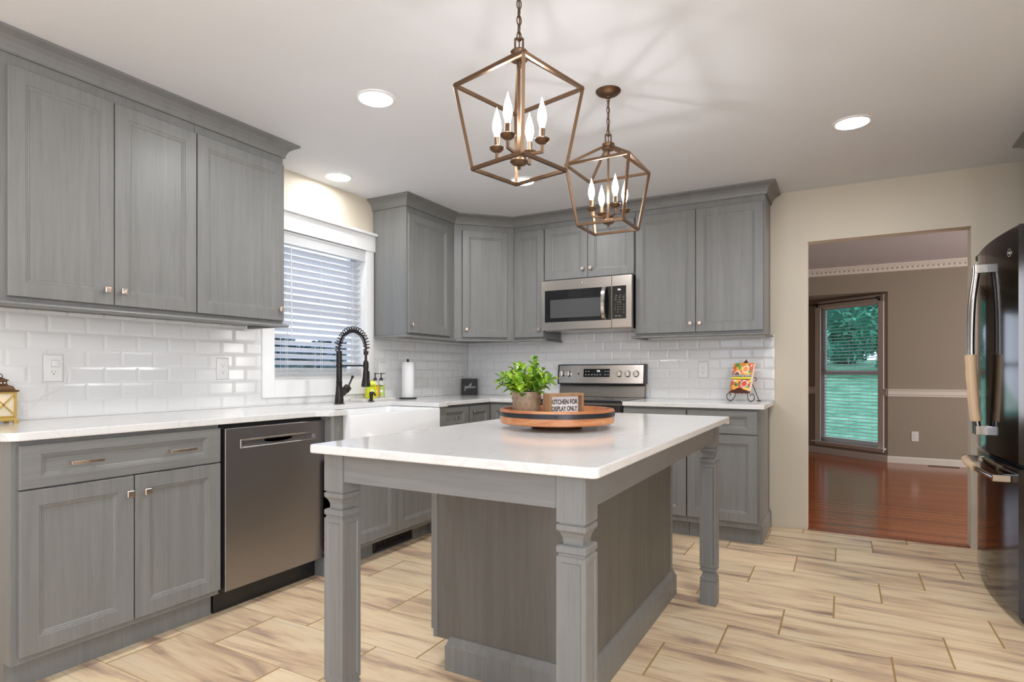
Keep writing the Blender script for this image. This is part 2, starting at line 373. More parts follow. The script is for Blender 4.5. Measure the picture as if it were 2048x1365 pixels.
# ---------------------------------------------------------------- room shell
FY0, FX1 = -7.2, 4.64
struct('floor', B(-0.12, FX1+.12, FY0-.12, 0.02, -0.1, 0.0), tilefloor)
struct('ceiling', B(-0.12, FX1+.12, FY0-.12, 0.12, H, H+0.1), ceil_m)
mb = MB()  # left wall with the sink window opening
wy0, wy1, wz0, wz1 = -2.205, -1.395, 1.075, 2.03
mb.box(-0.14, 0, FY0, wy0, 0, H); mb.box(-0.14, 0, wy1, 0.12, 0, H); mb.box(-0.14, 0, wy0, wy1, 0, wz0); mb.box(-0.14, 0, wy0, wy1, wz1, H)
struct('wall_left', mb, cream)
mb = MB(); mb.box(0, 2.9, 0, 0.12, 0, H); mb.box(3.832, FX1, 0, 0.12, 0, H); mb.box(2.9, 3.832, 0, 0.12, 2.055, H)
struct('wall_back', mb, cream)
mb = MB(); mb.box(FX1, FX1+.12, FY0, -6.4, 0, H); mb.box(FX1, FX1+.12, -4.8, 0.12, 0, H); mb.box(FX1, FX1+.12, -6.4, -4.8, 0, 0.7); mb.box(FX1, FX1+.12, -6.4, -4.8, 2.1, H)  # out-of-view opening added to admit daylight
struct('wall_right', mb, cream)
mb = MB(); mb.box(-0.12, 1.0, FY0-.12, FY0, 0, H); mb.box(3.6, FX1+.12, FY0-.12, FY0, 0, H); mb.box(1.0, 3.6, FY0-.12, FY0, 2.3, H); mb.box(1.0, 3.6, FY0-.12, FY0, 0, 0.28)  # unseen opening added so sky light fills the room from behind
struct('wall_front', mb, cream)
# doorway threshold
struct('trim_1', B(2.902, 3.83, 0.004, 0.05, 0.0, 0.007), simple('red_brown_reducer', (0.25, 0.06, 0.02), 0.3), bev=0.003)

# dining room beyond the doorway
DH = 2.478
struct('floor_dining', B(-0.5, 7.0, 0.02, 6.0, -0.1, 0.0), hardwood_m)
A2 = Vector((3.616, 4.033)); th = -0.6528
mb = MB(); mb.box(3.616, 7.0, 4.033, 4.15, 0, DH); mb.box(-0.5, 3.616, 4.033, 4.15, 2.137, DH)
struct('wall_dining_back', mb, tan)
mb = MB(); mb.M = Matrix.Translation((A2.x, A2.y, 0)) @ Matrix.Rotation(th, 4, 'Z')
mb.box(-0.085, 0.0, 0, 0.12, 0, 2.137); mb.box(-1.25, -0.985, 0, 0.12, 0, 2.137); mb.box(-0.985, -0.085, 0, 0.12, 0, 0.165); mb.box(-0.985, -0.085, 0, 0.12, 2.05, 2.137)
struct('wall_bay_side', mb, tan)
endp = A2 + Vector((-1.25*math.cos(th), -1.25*math.sin(th)))
mb = MB(); mb.box(1.3, endp.x, endp.y, endp.y+.12, 0, 2.137); mb.box(-0.5, 0.9-1.0+.0, endp.y, endp.y+.12, 0, 2.137); mb.box(-0.1, 1.3, endp.y, endp.y+.12, 0, 0.5); mb.box(-0.1, 1.3, endp.y, endp.y+.12, 1.95, 2.137)
struct('wall_bay_center', mb, tan)
struct('ceiling_dining', B(-0.5, 7.0, 0.12, 5.4, DH, DH+.1), simple('dining_ceiling_paint', (0.60, 0.585, 0.60), 0.7))
struct('ceiling_bay', B(-0.5, 3.7, 4.15, 5.2, 2.137, 2.2), tan)
struct('wall_dining_left', B(-0.62, -0.5, 0.12, 5.4, 0, DH), tan)
struct('wall_dining_right', B(7.0, 7.12, 0.12, 4.2, 0, DH), tan)
mb = MB(); mb.box(-0.5, -0.14, 0.12, 0.2, 0, DH); mb.box(FX1, 7.0, 0.12, 0.2, 0, DH); mb.box(-0.14, 2.88, 0.121, 0.14, 0, DH); mb.box(3.85, FX1, 0.121, 0.14, 0, DH); mb.box(2.88, 3.85, 0.121, 0.14, 2.07, DH)
struct('wall_dining_front', mb, tan)
# dentil crown in the dining room
mb = MB(); mb.sweep([(7.0, 4.033), (0.5, 4.033)], [(0, 0), (0, -0.097), (-0.010, -0.097), (-0.014, -0.080), (-0.018, -0.045), (-0.045, -0.02), (-0.055, -0.012), (-0.055, 0)][::-1], DH) if False else None
prof = [(0, -0.097), (0.012, -0.095), (0.014, -0.080), (0.016, -0.078), (0.016, -0.045), (0.022, -0.040), (0.050, -0.015), (0.058, 0), (0, 0)]
mb = MB(); mb.sweep([(0.5, 4.033), (7.0, 4.033)], prof, DH)
x = 0.6
while x < 6.9: mb.box(x, x+0.026, 4.033-0.027, 4.033-0.014, DH-0.068, DH-0.050); x += 0.052
struct('trim_2', mb, whitesoft)
# chair rail
rail = [(0, 0.822), (0.012, 0.824), (0.014, 0.842), (0.022, 0.850), (0.022, 0.866), (0.016, 0.872), (0.020, 0.895), (0.030, 0.905), (0.030, 0.914), (0, 0.918)]
mb = MB(); mb.sweep([(3.616, 4.033), (7.0, 4.033)], rail)
struct('trim_3', mb, whitesoft)
mb = MB(); d = (Vector((math.cos(th), math.sin(th))))
mb.sweep([tuple(A2-d*0.05), tuple(A2-d*0.0005)], rail)
mb.sweep([tuple(A2-d*1.25), tuple(A2-d*1.035)], rail)
struct('trim_4', mb, whitesoft)
base = [(0, 0), (0.014, 0), (0.014, 0.062), (0.008, 0.078), (0, 0.080)]
mb = MB(); mb.sweep([tuple(A2-d*1.25), tuple(A2), (7.0, 4.033)], base)
struct('baseboard_dining', mb, whitesoft)

# ---------------------------------------------------------------- windows
# window_1 : above the sink
w1 = thing('window_1', None, None, (0, -1.8, wz0)); w1['kind'] = 'structure'
def L1(x0, x1, y0, y1, z0, z1): return (x0, x1, y0+1.8, y1+1.8, z0-wz0, z1-wz0)
mb = MB(); mb.box(*L1(0, .02, -2.296, -2.207, .964, 2.03)); mb.box(*L1(0, .02, -1.395, -1.311, .964, 2.03)); mb.box(*L1(0, .02, -2.207, -1.395, .964, 1.073))
mb.box(*L1(-.14, 0, -2.2055, -2.199, wz0, wz1)); mb.box(*L1(-.14, 0, -1.4015, -1.3945, wz0, wz1)); mb.box(*L1(-.14, 0, -2.199, -1.4015, wz0-.001, wz0+.003)); obj('casing', mb, white, w1, bev=.002)
mb = MB(); mb.box(*L1(0, .026, -2.303, -1.298, 2.03, 2.148)); mb.box(*L1(0, .048, -2.335, -1.262, 2.148, 2.168))
obj('header', mb, white, w1, bev=.003)
mb = MB()
for y0, y1, z0, z1 in ((-2.205, -2.15, wz0, wz1), (-1.45, -1.395, wz0, wz1), (-2.15, -1.45, wz0, wz0+.05), (-2.15, -1.45, wz1-.05, wz1), (-2.15, -1.45, 1.53, 1.57)): mb.box(*L1(-.12, -.085, y0, y1, z0, z1))
obj('sash', mb, white, w1, bev=.002)
obj('pane', B(*L1(-.105, -.101, -2.15, -1.45, wz0+.05, wz1-.05)), glass, w1)
# blind in window_1
bl = thing('window_blind', 'white wide-slat blind in the kitchen window over the sink, lowered to the stacked bottom slats', 'blind', (-0.04, -1.8, 1.085))
def LB(x0, x1, y0, y1, z0, z1): return (x0+.04, x1+.04, y0+1.8, y1+1.8, z0-1.085, z1-1.085)
mb = MB(); mb.box(*LB(-.02, .014, -2.200, -1.400, 1.950, 2.020)); mb.box(*LB(-.022, .018, -2.202, -1.398, 2.010, 2.026)); mb.box(*LB(-.022, .018, -2.202, -1.398, 1.945, 1.957))
obj('valance', mb, blindm, bl, bev=.003)
mb = MB(); a = math.radians(-29); z = 1.185
while z < 1.94:
    c = Vector((-.045, 0, z)); wv = Vector((math.cos(a), 0, -math.sin(a)))*0.025; tv = Vector((math.sin(a), 0, math.cos(a)))*0.0014
    mb.loops([[(q.x+.04, y+1.8, q.z-1.085) for q in (c-wv-tv, c+wv-tv, c+wv+tv, c-wv+tv)] for y in (-2.196, -1.404)])
    z += 0.0432
obj('slats', mb, blindm, bl)
mb = MB()
for i in range(9): mb.box(*LB(-.070, -.020, -2.196, -1.404, 1.098+i*.0062, 1.098+i*.0062+.0042))
mb.box(*LB(-.072, -.018, -2.198, -1.402, 1.079, 1.096))
obj('bottom_rail', mb, blindm, bl, bev=.001)
mb = MB()
for y in (-2.09, -1.80, -1.50):
    for dx in (-.071, -.019): mb.tube([(dx+.04, y+1.8, 0.0), (dx+.04, y+1.8, 0.88)], .0012, 6)
    mb.tube([(-.019+.04, y+1.815, 0.0), (-.019+.04, y+1.815, 0.88)], .0012, 6)
obj('cords', mb, blindm, bl)
mb = MB(); mb.tube([(.046, -.27, 0.86), (.049, -.268, 0.27)], .004, 8); obj('tilt_wand', mb, white, bl, smooth=True)

# window_2 : tall bay window of the dining room
w2 = thing('window_2', None, None, (A2.x, A2.y, 0), th); w2['kind'] = 'structure'
mb = MB(); mb.box(-1.035, -.95, -.018, 0, .165, 2.11); mb.box(-.12, -.045, -.018, 0, .165, 2.11); mb.box(-1.035, -.045, -.018, 0, 2.02, 2.11)
obj('casing', mb, whitesoft, w2, bev=.003)
mb = MB(); mb.box(-1.08, -.02, -.05, 0, .150, .168); mb.box(-1.035, -.045, -.02, 0, .115, .150)
obj('sill', mb, whitesoft, w2, bev=.003)
for zz0, zz1, yy in ((.165, 1.135, .05), (1.105, 2.05, .07)):
    mb = MB()
    for x0, x1, z0, z1 in ((-.985, -.935, zz0, zz1), (-.135, -.085, zz0, zz1), (-.985, -.085, zz0, zz0+.05), (-.985, -.085, zz1-.045, zz1)): mb.box(x0, x1, yy, yy+.03, z0, z1)
    f = obj('sash', mb, white, w2, bev=.002)
    obj('pane', B(-.935, -.135, yy+.013, yy+.017, zz0+.05, zz1-.045), glass, f)
bl2 = thing('window_blind', 'narrow-slat white blind with open slats in the tall dining room bay window', 'blind', (A2.x, A2.y, 0.2), th)
mb = MB(); z = .05; a = math.radians(17)
while z < 1.79:
    c = Vector((0, .018, z)); wv = Vector((0, math.cos(a), math.sin(a)))*0.0125; tv = Vector((0, 0, .0011))
    mb.loops([[(xx, q.y, q.z) for q in (c-wv-tv, c+wv-tv, c+wv+tv, c-wv+tv)] for xx in (-.925, -.142)])
    z += 0.0445
obj('slats', mb, blindm, bl2)
obj('headrail', B(-.93, -.138, 0.0, .035, 1.79, 1.835), white, bl2, bev=.002)
obj('bottom_rail', B(-.928, -.14, .004, .032, .012, .032), white, bl2, bev=.002)
mb = MB()
for xx in (-.86, -.53, -.21): mb.tube([(xx, .005, .02), (xx, .005, 1.8)], .0011, 6)
obj('cords', mb, blindm, bl2)
mb = MB(); mb.tube([(-.90, -.008, 1.80), (-.90, -.012, .95)], .003, 8); obj('tilt_wand', mb, blackpl, bl2)
# window_3 : middle window of the bay, seen only mirrored in the refrigerator
w3 = thing('window_3', None, None, (.6, endp.y+.06, .5)); w3['kind'] = 'structure'
mb = MB()
for x0, x1, z0, z1 in ((-.70, -.64, 0, 1.45), (.64, .70, 0, 1.45), (-.64, .64, 0, .05), (-.64, .64, 1.40, 1.45), (-.64, .64, .70, .75)): mb.box(x0, x1, 0, .04, z0, z1)
f = obj('sash', mb, white, w3, bev=.002); obj('pane', B(-.64, .64, .018, .022, .05, 1.40), glass, f)
mb = MB(); z = .06
while z < 1.4:
    mb.box(-.63, .63, -.035, -.010, z, z+.0022); z += .03
obj('slats', mb, blindm, w3)
rod = thing('curtain_rod', 'thin black curtain rod following the bay above the dining window', 'curtain rod', (A2.x, A2.y, 2.066), th)
mb = MB(); mb.tube([(-1.02, -.062, 0), (-.09, -.062, 0)], .007, 10); mb.M = Matrix.Identity(4)
e = Vector((-1.02, -.062, 0)); dl = Matrix.Rotation(-th, 3, 'Z') @ Vector((-1, 0, 0)); mb.tube([e, e+dl*0.8], .007, 10)
obj('pole', mb, blackpl, rod, smooth=True)
for xx in (-1.0, -.10):
    mb = MB(); mb.box(xx-.006, xx+.006, -.066, 0.0, -.006, .006); mb.box(xx-.012, xx+.012, -.024, -.018, -.03, .02); mb.tube([(xx, -.062, -.016), (xx, -.062, .016)], .010, 10)
    obj('bracket', mb, blackpl, rod)
mb = MB(); mb.sphere((-.085, -.062, 0), .017); obj('finial', mb, blackpl, rod, smooth=True)

# ---------------------------------------------------------------- outdoors
mb = MB(); mb.loops([[(-5, 5.9, -.5), (14, 5.9, -.5), (14, 30, 1.75), (-5, 30, 1.75)]], cap0=False)
tag(obj('lawn', mb, grass_m), 'sloping green lawn seen through the dining room window', 'lawn', kind='stuff')
mb = MB(); mb.box(-30, -5.2, -14, 30, -.64, -.6)
tag(obj('side_yard', mb, grass_m), 'green side yard outside the kitchen window', 'lawn', kind='stuff')
def leafball(cs, n, size, seed, zmin=-99):
    rnd = random.Random(seed); mb = MB()
    for _ in range(n):
        c, r, sz = rnd.choice(cs)
        v = Vector((rnd.gauss(0, 1), rnd.gauss(0, 1), rnd.gauss(0, 1))).normalized()*rnd.uniform(.72, 1.05)
        p = Vector(c)+Vector((v.x*r, v.y*r, v.z*r*sz))
        if p.z < zmin: continue
        u = Vector((rnd.gauss(0, 1), rnd.gauss(0, 1), rnd.gauss(0, 1))).normalized(); w_ = u.orthogonal().normalized(); s = size*rnd.uniform(.6, 1.4)
        q = [p-u*s, p-w_*s*.55, p+u*s, p+w_*s*.55]; mb.f([mb.v(t) for t in q])
    return mb
def tree(x, y, z, hgt, r, label, seed, mat=None):
    t = thing('leafy_tree', label, 'tree', (x, y, z), 0, None)
    m = MB(); m.tube([(0, 0, -.2), (.05, 0, hgt*.4), (0, .05, hgt*.75)], [.2, .15, .06], 8); obj('trunk', m, lbrown, t)
    rnd = random.Random(seed); cs = [((rnd.uniform(-.7, .7)*r, rnd.uniform(-.5, .5)*r, hgt*rnd.uniform(.04, .85)), r*rnd.uniform(.5, .8), .9) for _ in range(22)]
    obj('foliage', leafball(cs, 9000, .15, seed, -.3), mat or treem, t)
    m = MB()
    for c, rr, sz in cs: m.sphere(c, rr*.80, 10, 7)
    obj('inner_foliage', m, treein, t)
tree(1.2, 22.5, 1.0, 8, 1.4, 'leafy green tree left of centre beyond the dining room window', 3)
tree(5.3, 22.5, 1.0, 8.5, 1.4, 'leafy green tree seen behind the right side of the dining window', 5)
tree(3.25, 27.5, 1.5, 9, 1.4, 'leafy green tree farthest back between the two nearer trees outside the dining window', 8)
hd = thing('hedge', 'dark blue-green hedge seen low between the kitchen blind slats', 'hedge', (-13, 8, -.6))
cs = [((random.uniform(-1, 1), -8+i*1.15, 1.55), 1.5, .95) for i in range(16)]
obj('foliage', leafball(cs, 7000, .15, 11, 0), hedgem, hd)
m = MB(); [m.sphere(c, r*.8, 10, 7) for c, r, s_ in cs]; obj('inner_foliage', m, hedgem, hd)

# ---------------------------------------------------------------- backsplash tiles (real bevelled tiles)
def tiles(mb, u0, u1, z0, z1, joint, jrow, holes, tf, zb=0.9155):
    P, Q = 0.1545, 0.0777; g = .0012; bv = .012
    r0 = int(math.floor((z0-zb)/Q)); r1 = int(math.ceil((z1-zb)/Q))
    for r in range(r0, r1+1):
        off = joint + (0 if (r-jrow) % 2 == 0 else P/2)
        k = int(math.floor((u0-off)/P))-1
        while off+k*P < u1:
            a0, a1, b0, b1 = off+k*P+g, off+(k+1)*P-g, zb+r*Q+g, zb+(r+1)*Q-g; k += 1
            ia0, ia1, ib0, ib1 = a0+bv, a1-bv, b0+bv, b1-bv
            rects = [(max(a0, u0), min(a1, u1), max(b0, z0), min(b1, z1))]
            for (h0, h1, hz0, hz1) in holes:
                nr = []
                for (p0, p1, q0, q1) in rects:
                    if p1 <= h0 or p0 >= h1 or q1 <= hz0 or q0 >= hz1: nr.append((p0, p1, q0, q1)); continue
                    if p0 < h0: nr.append((p0, h0, q0, q1))
                    if p1 > h1: nr.append((h1, p1, q0, q1))
                    m0, m1 = max(p0, h0), min(p1, h1)
                    if q0 < hz0: nr.append((m0, m1, q0, hz0))
                    if q1 > hz1: nr.append((m0, m1, hz1, q1))
                rects = nr
            for (p0, p1, q0, q1) in rects:
                if p1-p0 < .002 or q1-q0 < .002: continue
                c = lambda v, lo, hi: min(max(v, lo), hi)
                i0, i1, j0, j1 = c(ia0, p0, p1), c(ia1, p0, p1), c(ib0, q0, q1), c(ib1, q0, q1)
                if i1-i0 < .001 or j1-j0 < .001: i0, i1, j0, j1 = p0+.0005, p1-.0005, q0+.0005, q1-.0005
                R = lambda x0, x1, y0, y1, d: [tf(x0, d, y0), tf(x1, d, y0), tf(x1, d, y1), tf(x0, d, y1)]
                mb.loops([R(p0, p1, q0, q1, .001), R(p0, p1, q0, q1, .0055), R(i0, i1, j0, j1, .0078)], cap0=False)
tl = thing('tile_backsplash', 'white glossy subway tile backsplash along the window wall above the sink counter', 'backsplash', (0, -1.9, .9145), 0)
mb = MB(); hole = [(-2.297, -1.310, .963, 9), (-3.433, -3.348, 1.078, 1.206), (-2.596, -2.516, 1.080, 1.207), (-.153, -.066, 1.080, 1.210), (-1.241, -1.163, 1.063, 1.214)]
tiles(mb, -3.80, -.0095, .9155, 1.398, -3.487, 4, hole, lambda u, d, z: (d, u+1.9, z-.9145))
obj('tiles', mb, tile_m, tl)
mb = MB(); mb.box(0, .0045, -1.9, -.397, 0, .48); mb.box(0, .0045, .59, 1.89, 0, .48); mb.box(0, .0045, -.397, .59, 0, .048); obj('grout', mb, grout, tl)
tl = thing('tile_backsplash', 'white glossy subway tile backsplash behind the range and cookbook', 'backsplash', (1.34, 0, .9145), 0)
mb = MB(); tiles(mb, .0095, 2.683, .9155, 1.47, 1.525, 5, [(-1, .975, 1.398, 9), (1.748, 9, 1.398, 9), (2.136, 2.219, 1.079, 1.207)], lambda u, d, z: (u-1.34, -d, z-.9145))
obj('tiles', mb, tile_m, tl)
mb = MB(); mb.box(-1.338, 1.343, -.0045, 0, 0, .483); mb.box(-.36, .40, -.0045, 0, .483, .55); obj('grout', mb, grout, tl)

# ---------------------------------------------------------------- cabinet parts (front is local -Y)
def panel_mb(x0, x1, z0, z1, y, t=.02, sw=.056, sh=None):
    """five piece front: frame, ovolo step and recessed panel; y = front plane"""
    sh = sw if sh is None else sh; mb = MB()
    def R(ix, iz, d): return [(x0+ix, y+d, z0+iz), (x1-ix, y+d, z0+iz), (x1-ix, y+d, z1-iz), (x0+ix, y+d, z1-iz)]
    seq = [(0, 0, t), (0, 0, .002), (.002, .002, 0), (sw, sh, 0), (sw+.002, sh+.002, .003), (sw+.007, sh+.007, .0035), (sw+.009, sh+.009, .0055), (sw+.014, sh+.014, .0065), (sw+.017, sh+.017, .0095)]
    mb.loops([R(*q) for q in seq]); return mb
def knob(parent, x, y, z, s=.027):
    mb = MB(); mb.lathe([(.006, 0), (.006, .016)], (x, y, z), 10, 'y')
    h = s/2; t = .004
    mb.loops([[(x+sx*(h-q), y-yy, z+sz*(h-q)) for sx, sz in ((-1, -1), (1, -1), (1, 1), (-1, 1))] for q, yy in ((.003, .014), (0, .016), (0, .021), (.003, .024))])
    return obj('knob', mb, nickel, parent, bev=.0012)
def pull(parent, x0, x1, y, z):
    mb = MB(); pts = [(x0, y-.022), ((x0*3+x1)/4, y-.026), ((x0+x1)/2, y-.0275), ((x0+x1*3)/4, y-.026), (x1, y-.022)]
    mb.loops([[(px, py-.004, z-.006), (px, py+.003, z-.006), (px, py+.003, z+.006), (px, py-.004, z+.006)] for px, py in pts])
    for px in (x0+.006, x1-.006): mb.box(px-.005, px+.005, y-.024, y+.001, z-.005, z+.005)
    return obj('handle', mb, nickel, parent, bev=.001)
def door(parent, x0, x1, z0, z1, y, kn=None, sw=.056, mat=None):
    d = obj('door', panel_mb(x0, x1, z0, z1, y, sw=sw), mat or grey, parent)
    if kn: knob(d, kn[0], y, kn[1])
    return d
def drawer(parent, x0, x1, z0, z1, y, pulls=(), knobs=()):
    d = obj('drawer', panel_mb(x0, x1, z0, z1, y, sw=.062, sh=.035), greyh, parent)
    for a, b_ in pulls: pull(d, a, b_, y, (z0+z1)/2)
    for k in knobs: knob(d, k, y, (z0+z1)/2)
    return d
UB, UT, UF = 1.400, 2.352, .322
R90 = PI/2
def upper(label, loc, rz, w_, doors, z0=UB, dz0=1.415, kz=1.478):
    t = thing('wall_cabinet', label, 'cabinet', (loc[0], loc[1], z0), rz)
    obj('cabinet_body', B(0, w_, -UF, -.002, 0, UT-z0), grey, t, bev=.0012)
    for (a, b_, k) in doors: door(t, a, b_, dz0-z0, 2.30-z0, -.342, (k, kz-z0))
    return t
upper('grey two-door wall cabinet at the far left above the lantern', (0, -3.70), R90, .774, [(.020, .396, .364), (.400, .773, .431)])
upper('grey single-door wall cabinet left of the kitchen window', (0, -2.925), R90, .527, [(.004, .521, .492)])
upper('grey single-door wall cabinet right of the kitchen window', (0, -1.30), R90, .612, [(.010, .533, .042)])
upper('narrow grey single-door wall cabinet between corner cabinet and microwave', (.688, 0), 0, .290, [(.008, .286, .246)])
upper('short grey two-door wall cabinet above the microwave', (.980, 0), 0, .760, [(.004, .377, .340), (.381, .755, .406)], z0=1.868, dz0=1.875, kz=1.944)
upper('grey two-door wall cabinet right of the microwave', (1.742, 0), 0, .913, [(.006, .448, .414), (.452, .902, .480)])
t = thing('wall_cabinet', 'grey diagonal corner wall cabinet with one door', 'cabinet', (0, 0, UB), 0)
mb = MB(); mb.prism([(.002, -.002), (.002, -.686), (.322, -.686), (.686, -.322), (.686, -.002)], 0, UT-UB); obj('cabinet_body', mb, grey, t, bev=.0012)
fr = bpy.data.objects.new('x', None); bpy.data.objects.remove(fr)
mb = panel_mb(.066, .449, .015, .90, -.02); mb.bm.transform(Matrix.Translation((.322, -.686, 0)) @ Matrix.Rotation(PI/4, 4, 'Z'))
dd = obj('door', mb, grey, t)
k = knob(dd, .098, -.02, .078); k.data.transform(Matrix.Translation((.322, -.686, 0)) @ Matrix.Rotation(PI/4, 4, 'Z'))
# crown mouldings and light rails
crown = [(0, 2.346), (.011, 2.346), (.011, 2.355), (.014, 2.366), (.024, 2.385), (.040, 2.400), (.058, 2.409), (.068, 2.413), (.068, 2.4245), (0, 2.4245)]
def run(name, label, path, prof, cat):
    mb = MB(); zb = prof[0][1]; c = path[len(path)//2]
    mb.sweep([(p[0]-c[0], p[1]-c[1]) for p in path], [(o, h-zb) for o, h in prof])
    o = obj(name, mb, grey_plain, None); o.location = (c[0], c[1], zb); return tag(o, label, cat)
run('crown_molding', 'grey crown molding on the left wall cabinets beside the ceiling', [(.0, -3.70), (.322, -3.70), (.322, -2.398), (.0, -2.398)], crown, 'molding')
run('crown_molding', 'grey crown molding wrapping the corner and right-hand wall cabinets', [(.0, -1.30), (.322, -1.30), (.322, -.686), (.686, -.322), (2.655, -.322), (2.655, 0)], crown, 'molding')
lr = [(-.012, 1.380), (.020, 1.380), (.026, 1.386), (.024, 1.392), (.012, 1.399), (-.012, 1.3995)]
run('light_rail', 'grey light rail under the left wall cabinets', [(.03, -3.70), (.322, -3.70), (.322, -2.398), (.03, -2.398)], lr, 'molding')
run('light_rail', 'grey light rail under the corner wall cabinets', [(.03, -1.30), (.322, -1.30), (.322, -.686), (.686, -.322), (.978, -.322), (.978, -.03)], lr, 'molding')
run('light_rail', 'grey light rail under the wall cabinet right of the microwave', [(1.742, -.03), (1.742, -.322), (2.655, -.322), (2.655, -.03)], lr, 'molding')

# base cabinets
BT, BF, DF = .882, -.615, -.638
def base_box(t, x0, x1, zt=BT, yf=BF, toe=.105, toeY=-.56):
    obj('cabinet_body', B(x0, x1, yf, -.004, toe, zt), grey, t, bev=.001)
    obj('toe_kick', B(x0+.001, x1-.001, toeY, -.02, 0, toe), grey, t)
t = thing('base_cabinet', 'grey base cabinet with one wide drawer and two doors at the far left', 'cabinet', (0, -3.775, 0), R90)
base_box(t, 0, .777)
drawer(t, .018, .773, .714, .867, DF, pulls=((.165, .275), (.53, .645)))
door(t, .018, .395, .131, .708, DF, (.372, .640)); door(t, .400, .773, .131, .708, DF, (.440, .638))
dw = thing('dishwasher', 'dark stainless dishwasher with pocket handle beside the sink base', 'dishwasher', (0, -2.99, 0), R90)
obj('tub_body', B(.004, .598, -.60, -.03, .105, .880), blackpl, dw)
mb = MB()
Rz = lambda x0, x1, z0, z1, y: [(x0, y, z0), (x1, y, z0), (x1, y, z1), (x0, y, z1)]
F0, F1, G0, G1 = .008, .598, .112, .862
mb.loops([Rz(F0, F1, G0, G1, -.603), Rz(F0, F1, G0, G1, -.640), Rz(F0+.002, F1-.002, G0+.002, G1-.002, -.642)], cap1=False)
# face with a pocket: four quads round the recess, then the recess itself
a0, a1, c0, c1 = .085, .545, .762, .806; q0, q1, r0, r1 = F0+.002, F1-.002, G0+.002, G1-.002
outer = [mb.v(p) for p in Rz(q0, q1, r0, r1, -.642)]; inner = [mb.v(p) for p in Rz(a0, a1, c0, c1, -.642)]
for i in range(4): mb.f([outer[i], outer[(i+1) % 4], inner[(i+1) % 4], inner[i]])
mb.loops([Rz(a0, a1, c0, c1, -.642), Rz(a0+.003, a1-.003, c0+.003, c1-.002, -.645), Rz(a0+.010, a1-.010, c0+.008, c1-.008, -.642), Rz(a0+.014, a1-.014, c0+.010, c1-.012, -.628), Rz(a0+.015, a1-.015, c0+.014, c1-.014, -.625)], cap0=False)
obj('door', mb, dwsteel, dw)
mb = MB(); mb.loops([[(.315+.085*math.cos(q)*s_, -.6262, .788+.012*math.sin(q)*s_) for q in [2*PI*i/20 for i in range(20)]] for s_ in (1, .001)]); obj('grip_recess', mb, blackpl, dw)
obj('toe_kick', B(.0, .606, -.565, -.05, 0, .103), blackpl, dw)
obj('top_strip', B(.0, .606, -.612, -.05, .8605, .881), blackpl, dw)

t = thing('base_cabinet', 'grey sink base cabinet with two doors under the white farmhouse sink', 'cabinet', (0, -2.383, 0), R90)
SF = -.680
mb = MB(); mb.box(.0, 1.064, -.25, -.004, .105, .882); mb.box(.0, 1.064, SF, -.25, .105, .640); mb.box(.074, .096, SF, -.25, .64, .882); mb.box(.944, .99, SF, -.25, .64, .882)
obj('cabinet_body', mb, grey, t)
for xa in (0.0, .99):
    mb = MB(); xb = xa+.073; yf = SF-.020
    def ring(z, c, q=.0): return [(xa+q, yf+c+q, z), (xa+c+q, yf+q, z), (xb-c-q, yf+q, z), (xb-q, yf+c+q, z), (xb-q, -.30, z), (xa+q, -.30, z)]
    zs = [(.0, .001, 0), (.125, .001, 0), (.130, .001, .004), (.136, .001, .004), (.141, .001, 0), (.150, .012, 0), (.700, .012, 0), (.712, .001, 0), (.722, .001, 0), (.727, .001, .004), (.733, .001, .004), (.738, .001, 0), (.752, .012, 0), (.881, .012, 0)]
    mb.loops([ring(z, c, q) for z, c, q in zs]); obj('corner_post', mb, grey, t)
door(t, .084, .532, .131, .632, SF-.020, (.500, .585)); door(t, .536, .984, .131, .632, SF-.020, (.568, .585))
obj('toe_kick', B(.075, .988, -.60, -.05, 0, .104), grey, t)
reg = thing('toe_kick_register', 'black scrollwork vent register in the toe kick under the sink cabinet', 'vent', (.601, -1.96, .012), 0)
obj('frame', (lambda m: (m.box(0, .006, 0, .375, 0, .010), m.box(0, .006, 0, .375, .080, .090), m.box(0, .006, 0, .012, 0, .09), m.box(0, .006, .363, .375, 0, .09), m)[-1])(MB()), blackpl, reg, bev=.001)
obj('back_plate', B(0, .002, 0, .375, 0, .09), dark_gap, reg)
mb = MB()
for i in range(12):
    y = .025+i*.0295
    mb.tube([(.0045, y+.013*math.cos(q), .045+.026*math.sin(q)) for q in [2*PI*j/14 for j in range(15)]], .0018, 5)
    mb.tube(crv([(.0045, y-.012, .012), (.0045, y+.006, .035), (.0045, y-.006, .055), (.0045, y+.012, .078)], 4), .0016, 5)
obj('scrollwork', mb, blackmet, reg)

t = thing('base_cabinet', 'grey base cabinet with drawer and door between sink and corner', 'cabinet', (0, -1.317, 0), R90)
base_box(t, 0, .380)
drawer(t, .014, .370, .714, .867, DF, knobs=(.19,)); door(t, .014, .370, .131, .708, DF, (.04, .640))
t = thing('base_cabinet', 'grey corner base cabinet with folding doors under the black word sign', 'cabinet', (0, 0, 0), 0)
mb = MB(); mb.prism([(.004, -.004), (.004, -.935), (.615, -.935), (.615, -.615), (.978, -.615), (.978, -.004)], .105, BT); obj('cabinet_body', mb, grey, t)
mb = MB(); mb.prism([(.02, -.02), (.02, -.934), (.56, -.934), (.56, -.56), (.977, -.56), (.977, -.02)], 0, .105); obj('toe_kick', mb, grey, t)
mb = panel_mb(-.928, -.640, .131, .867, -.638, sw=.05); mb.bm.transform(Matrix.Rotation(R90, 4, 'Z')); dd = obj('door', mb, grey, t)
k = knob(dd, -.885, -.638, .825); k.data.transform(Matrix.Rotation(R90, 4, 'Z'))
door(t, .640, .93, .131, .867, -.638, None, sw=.05)
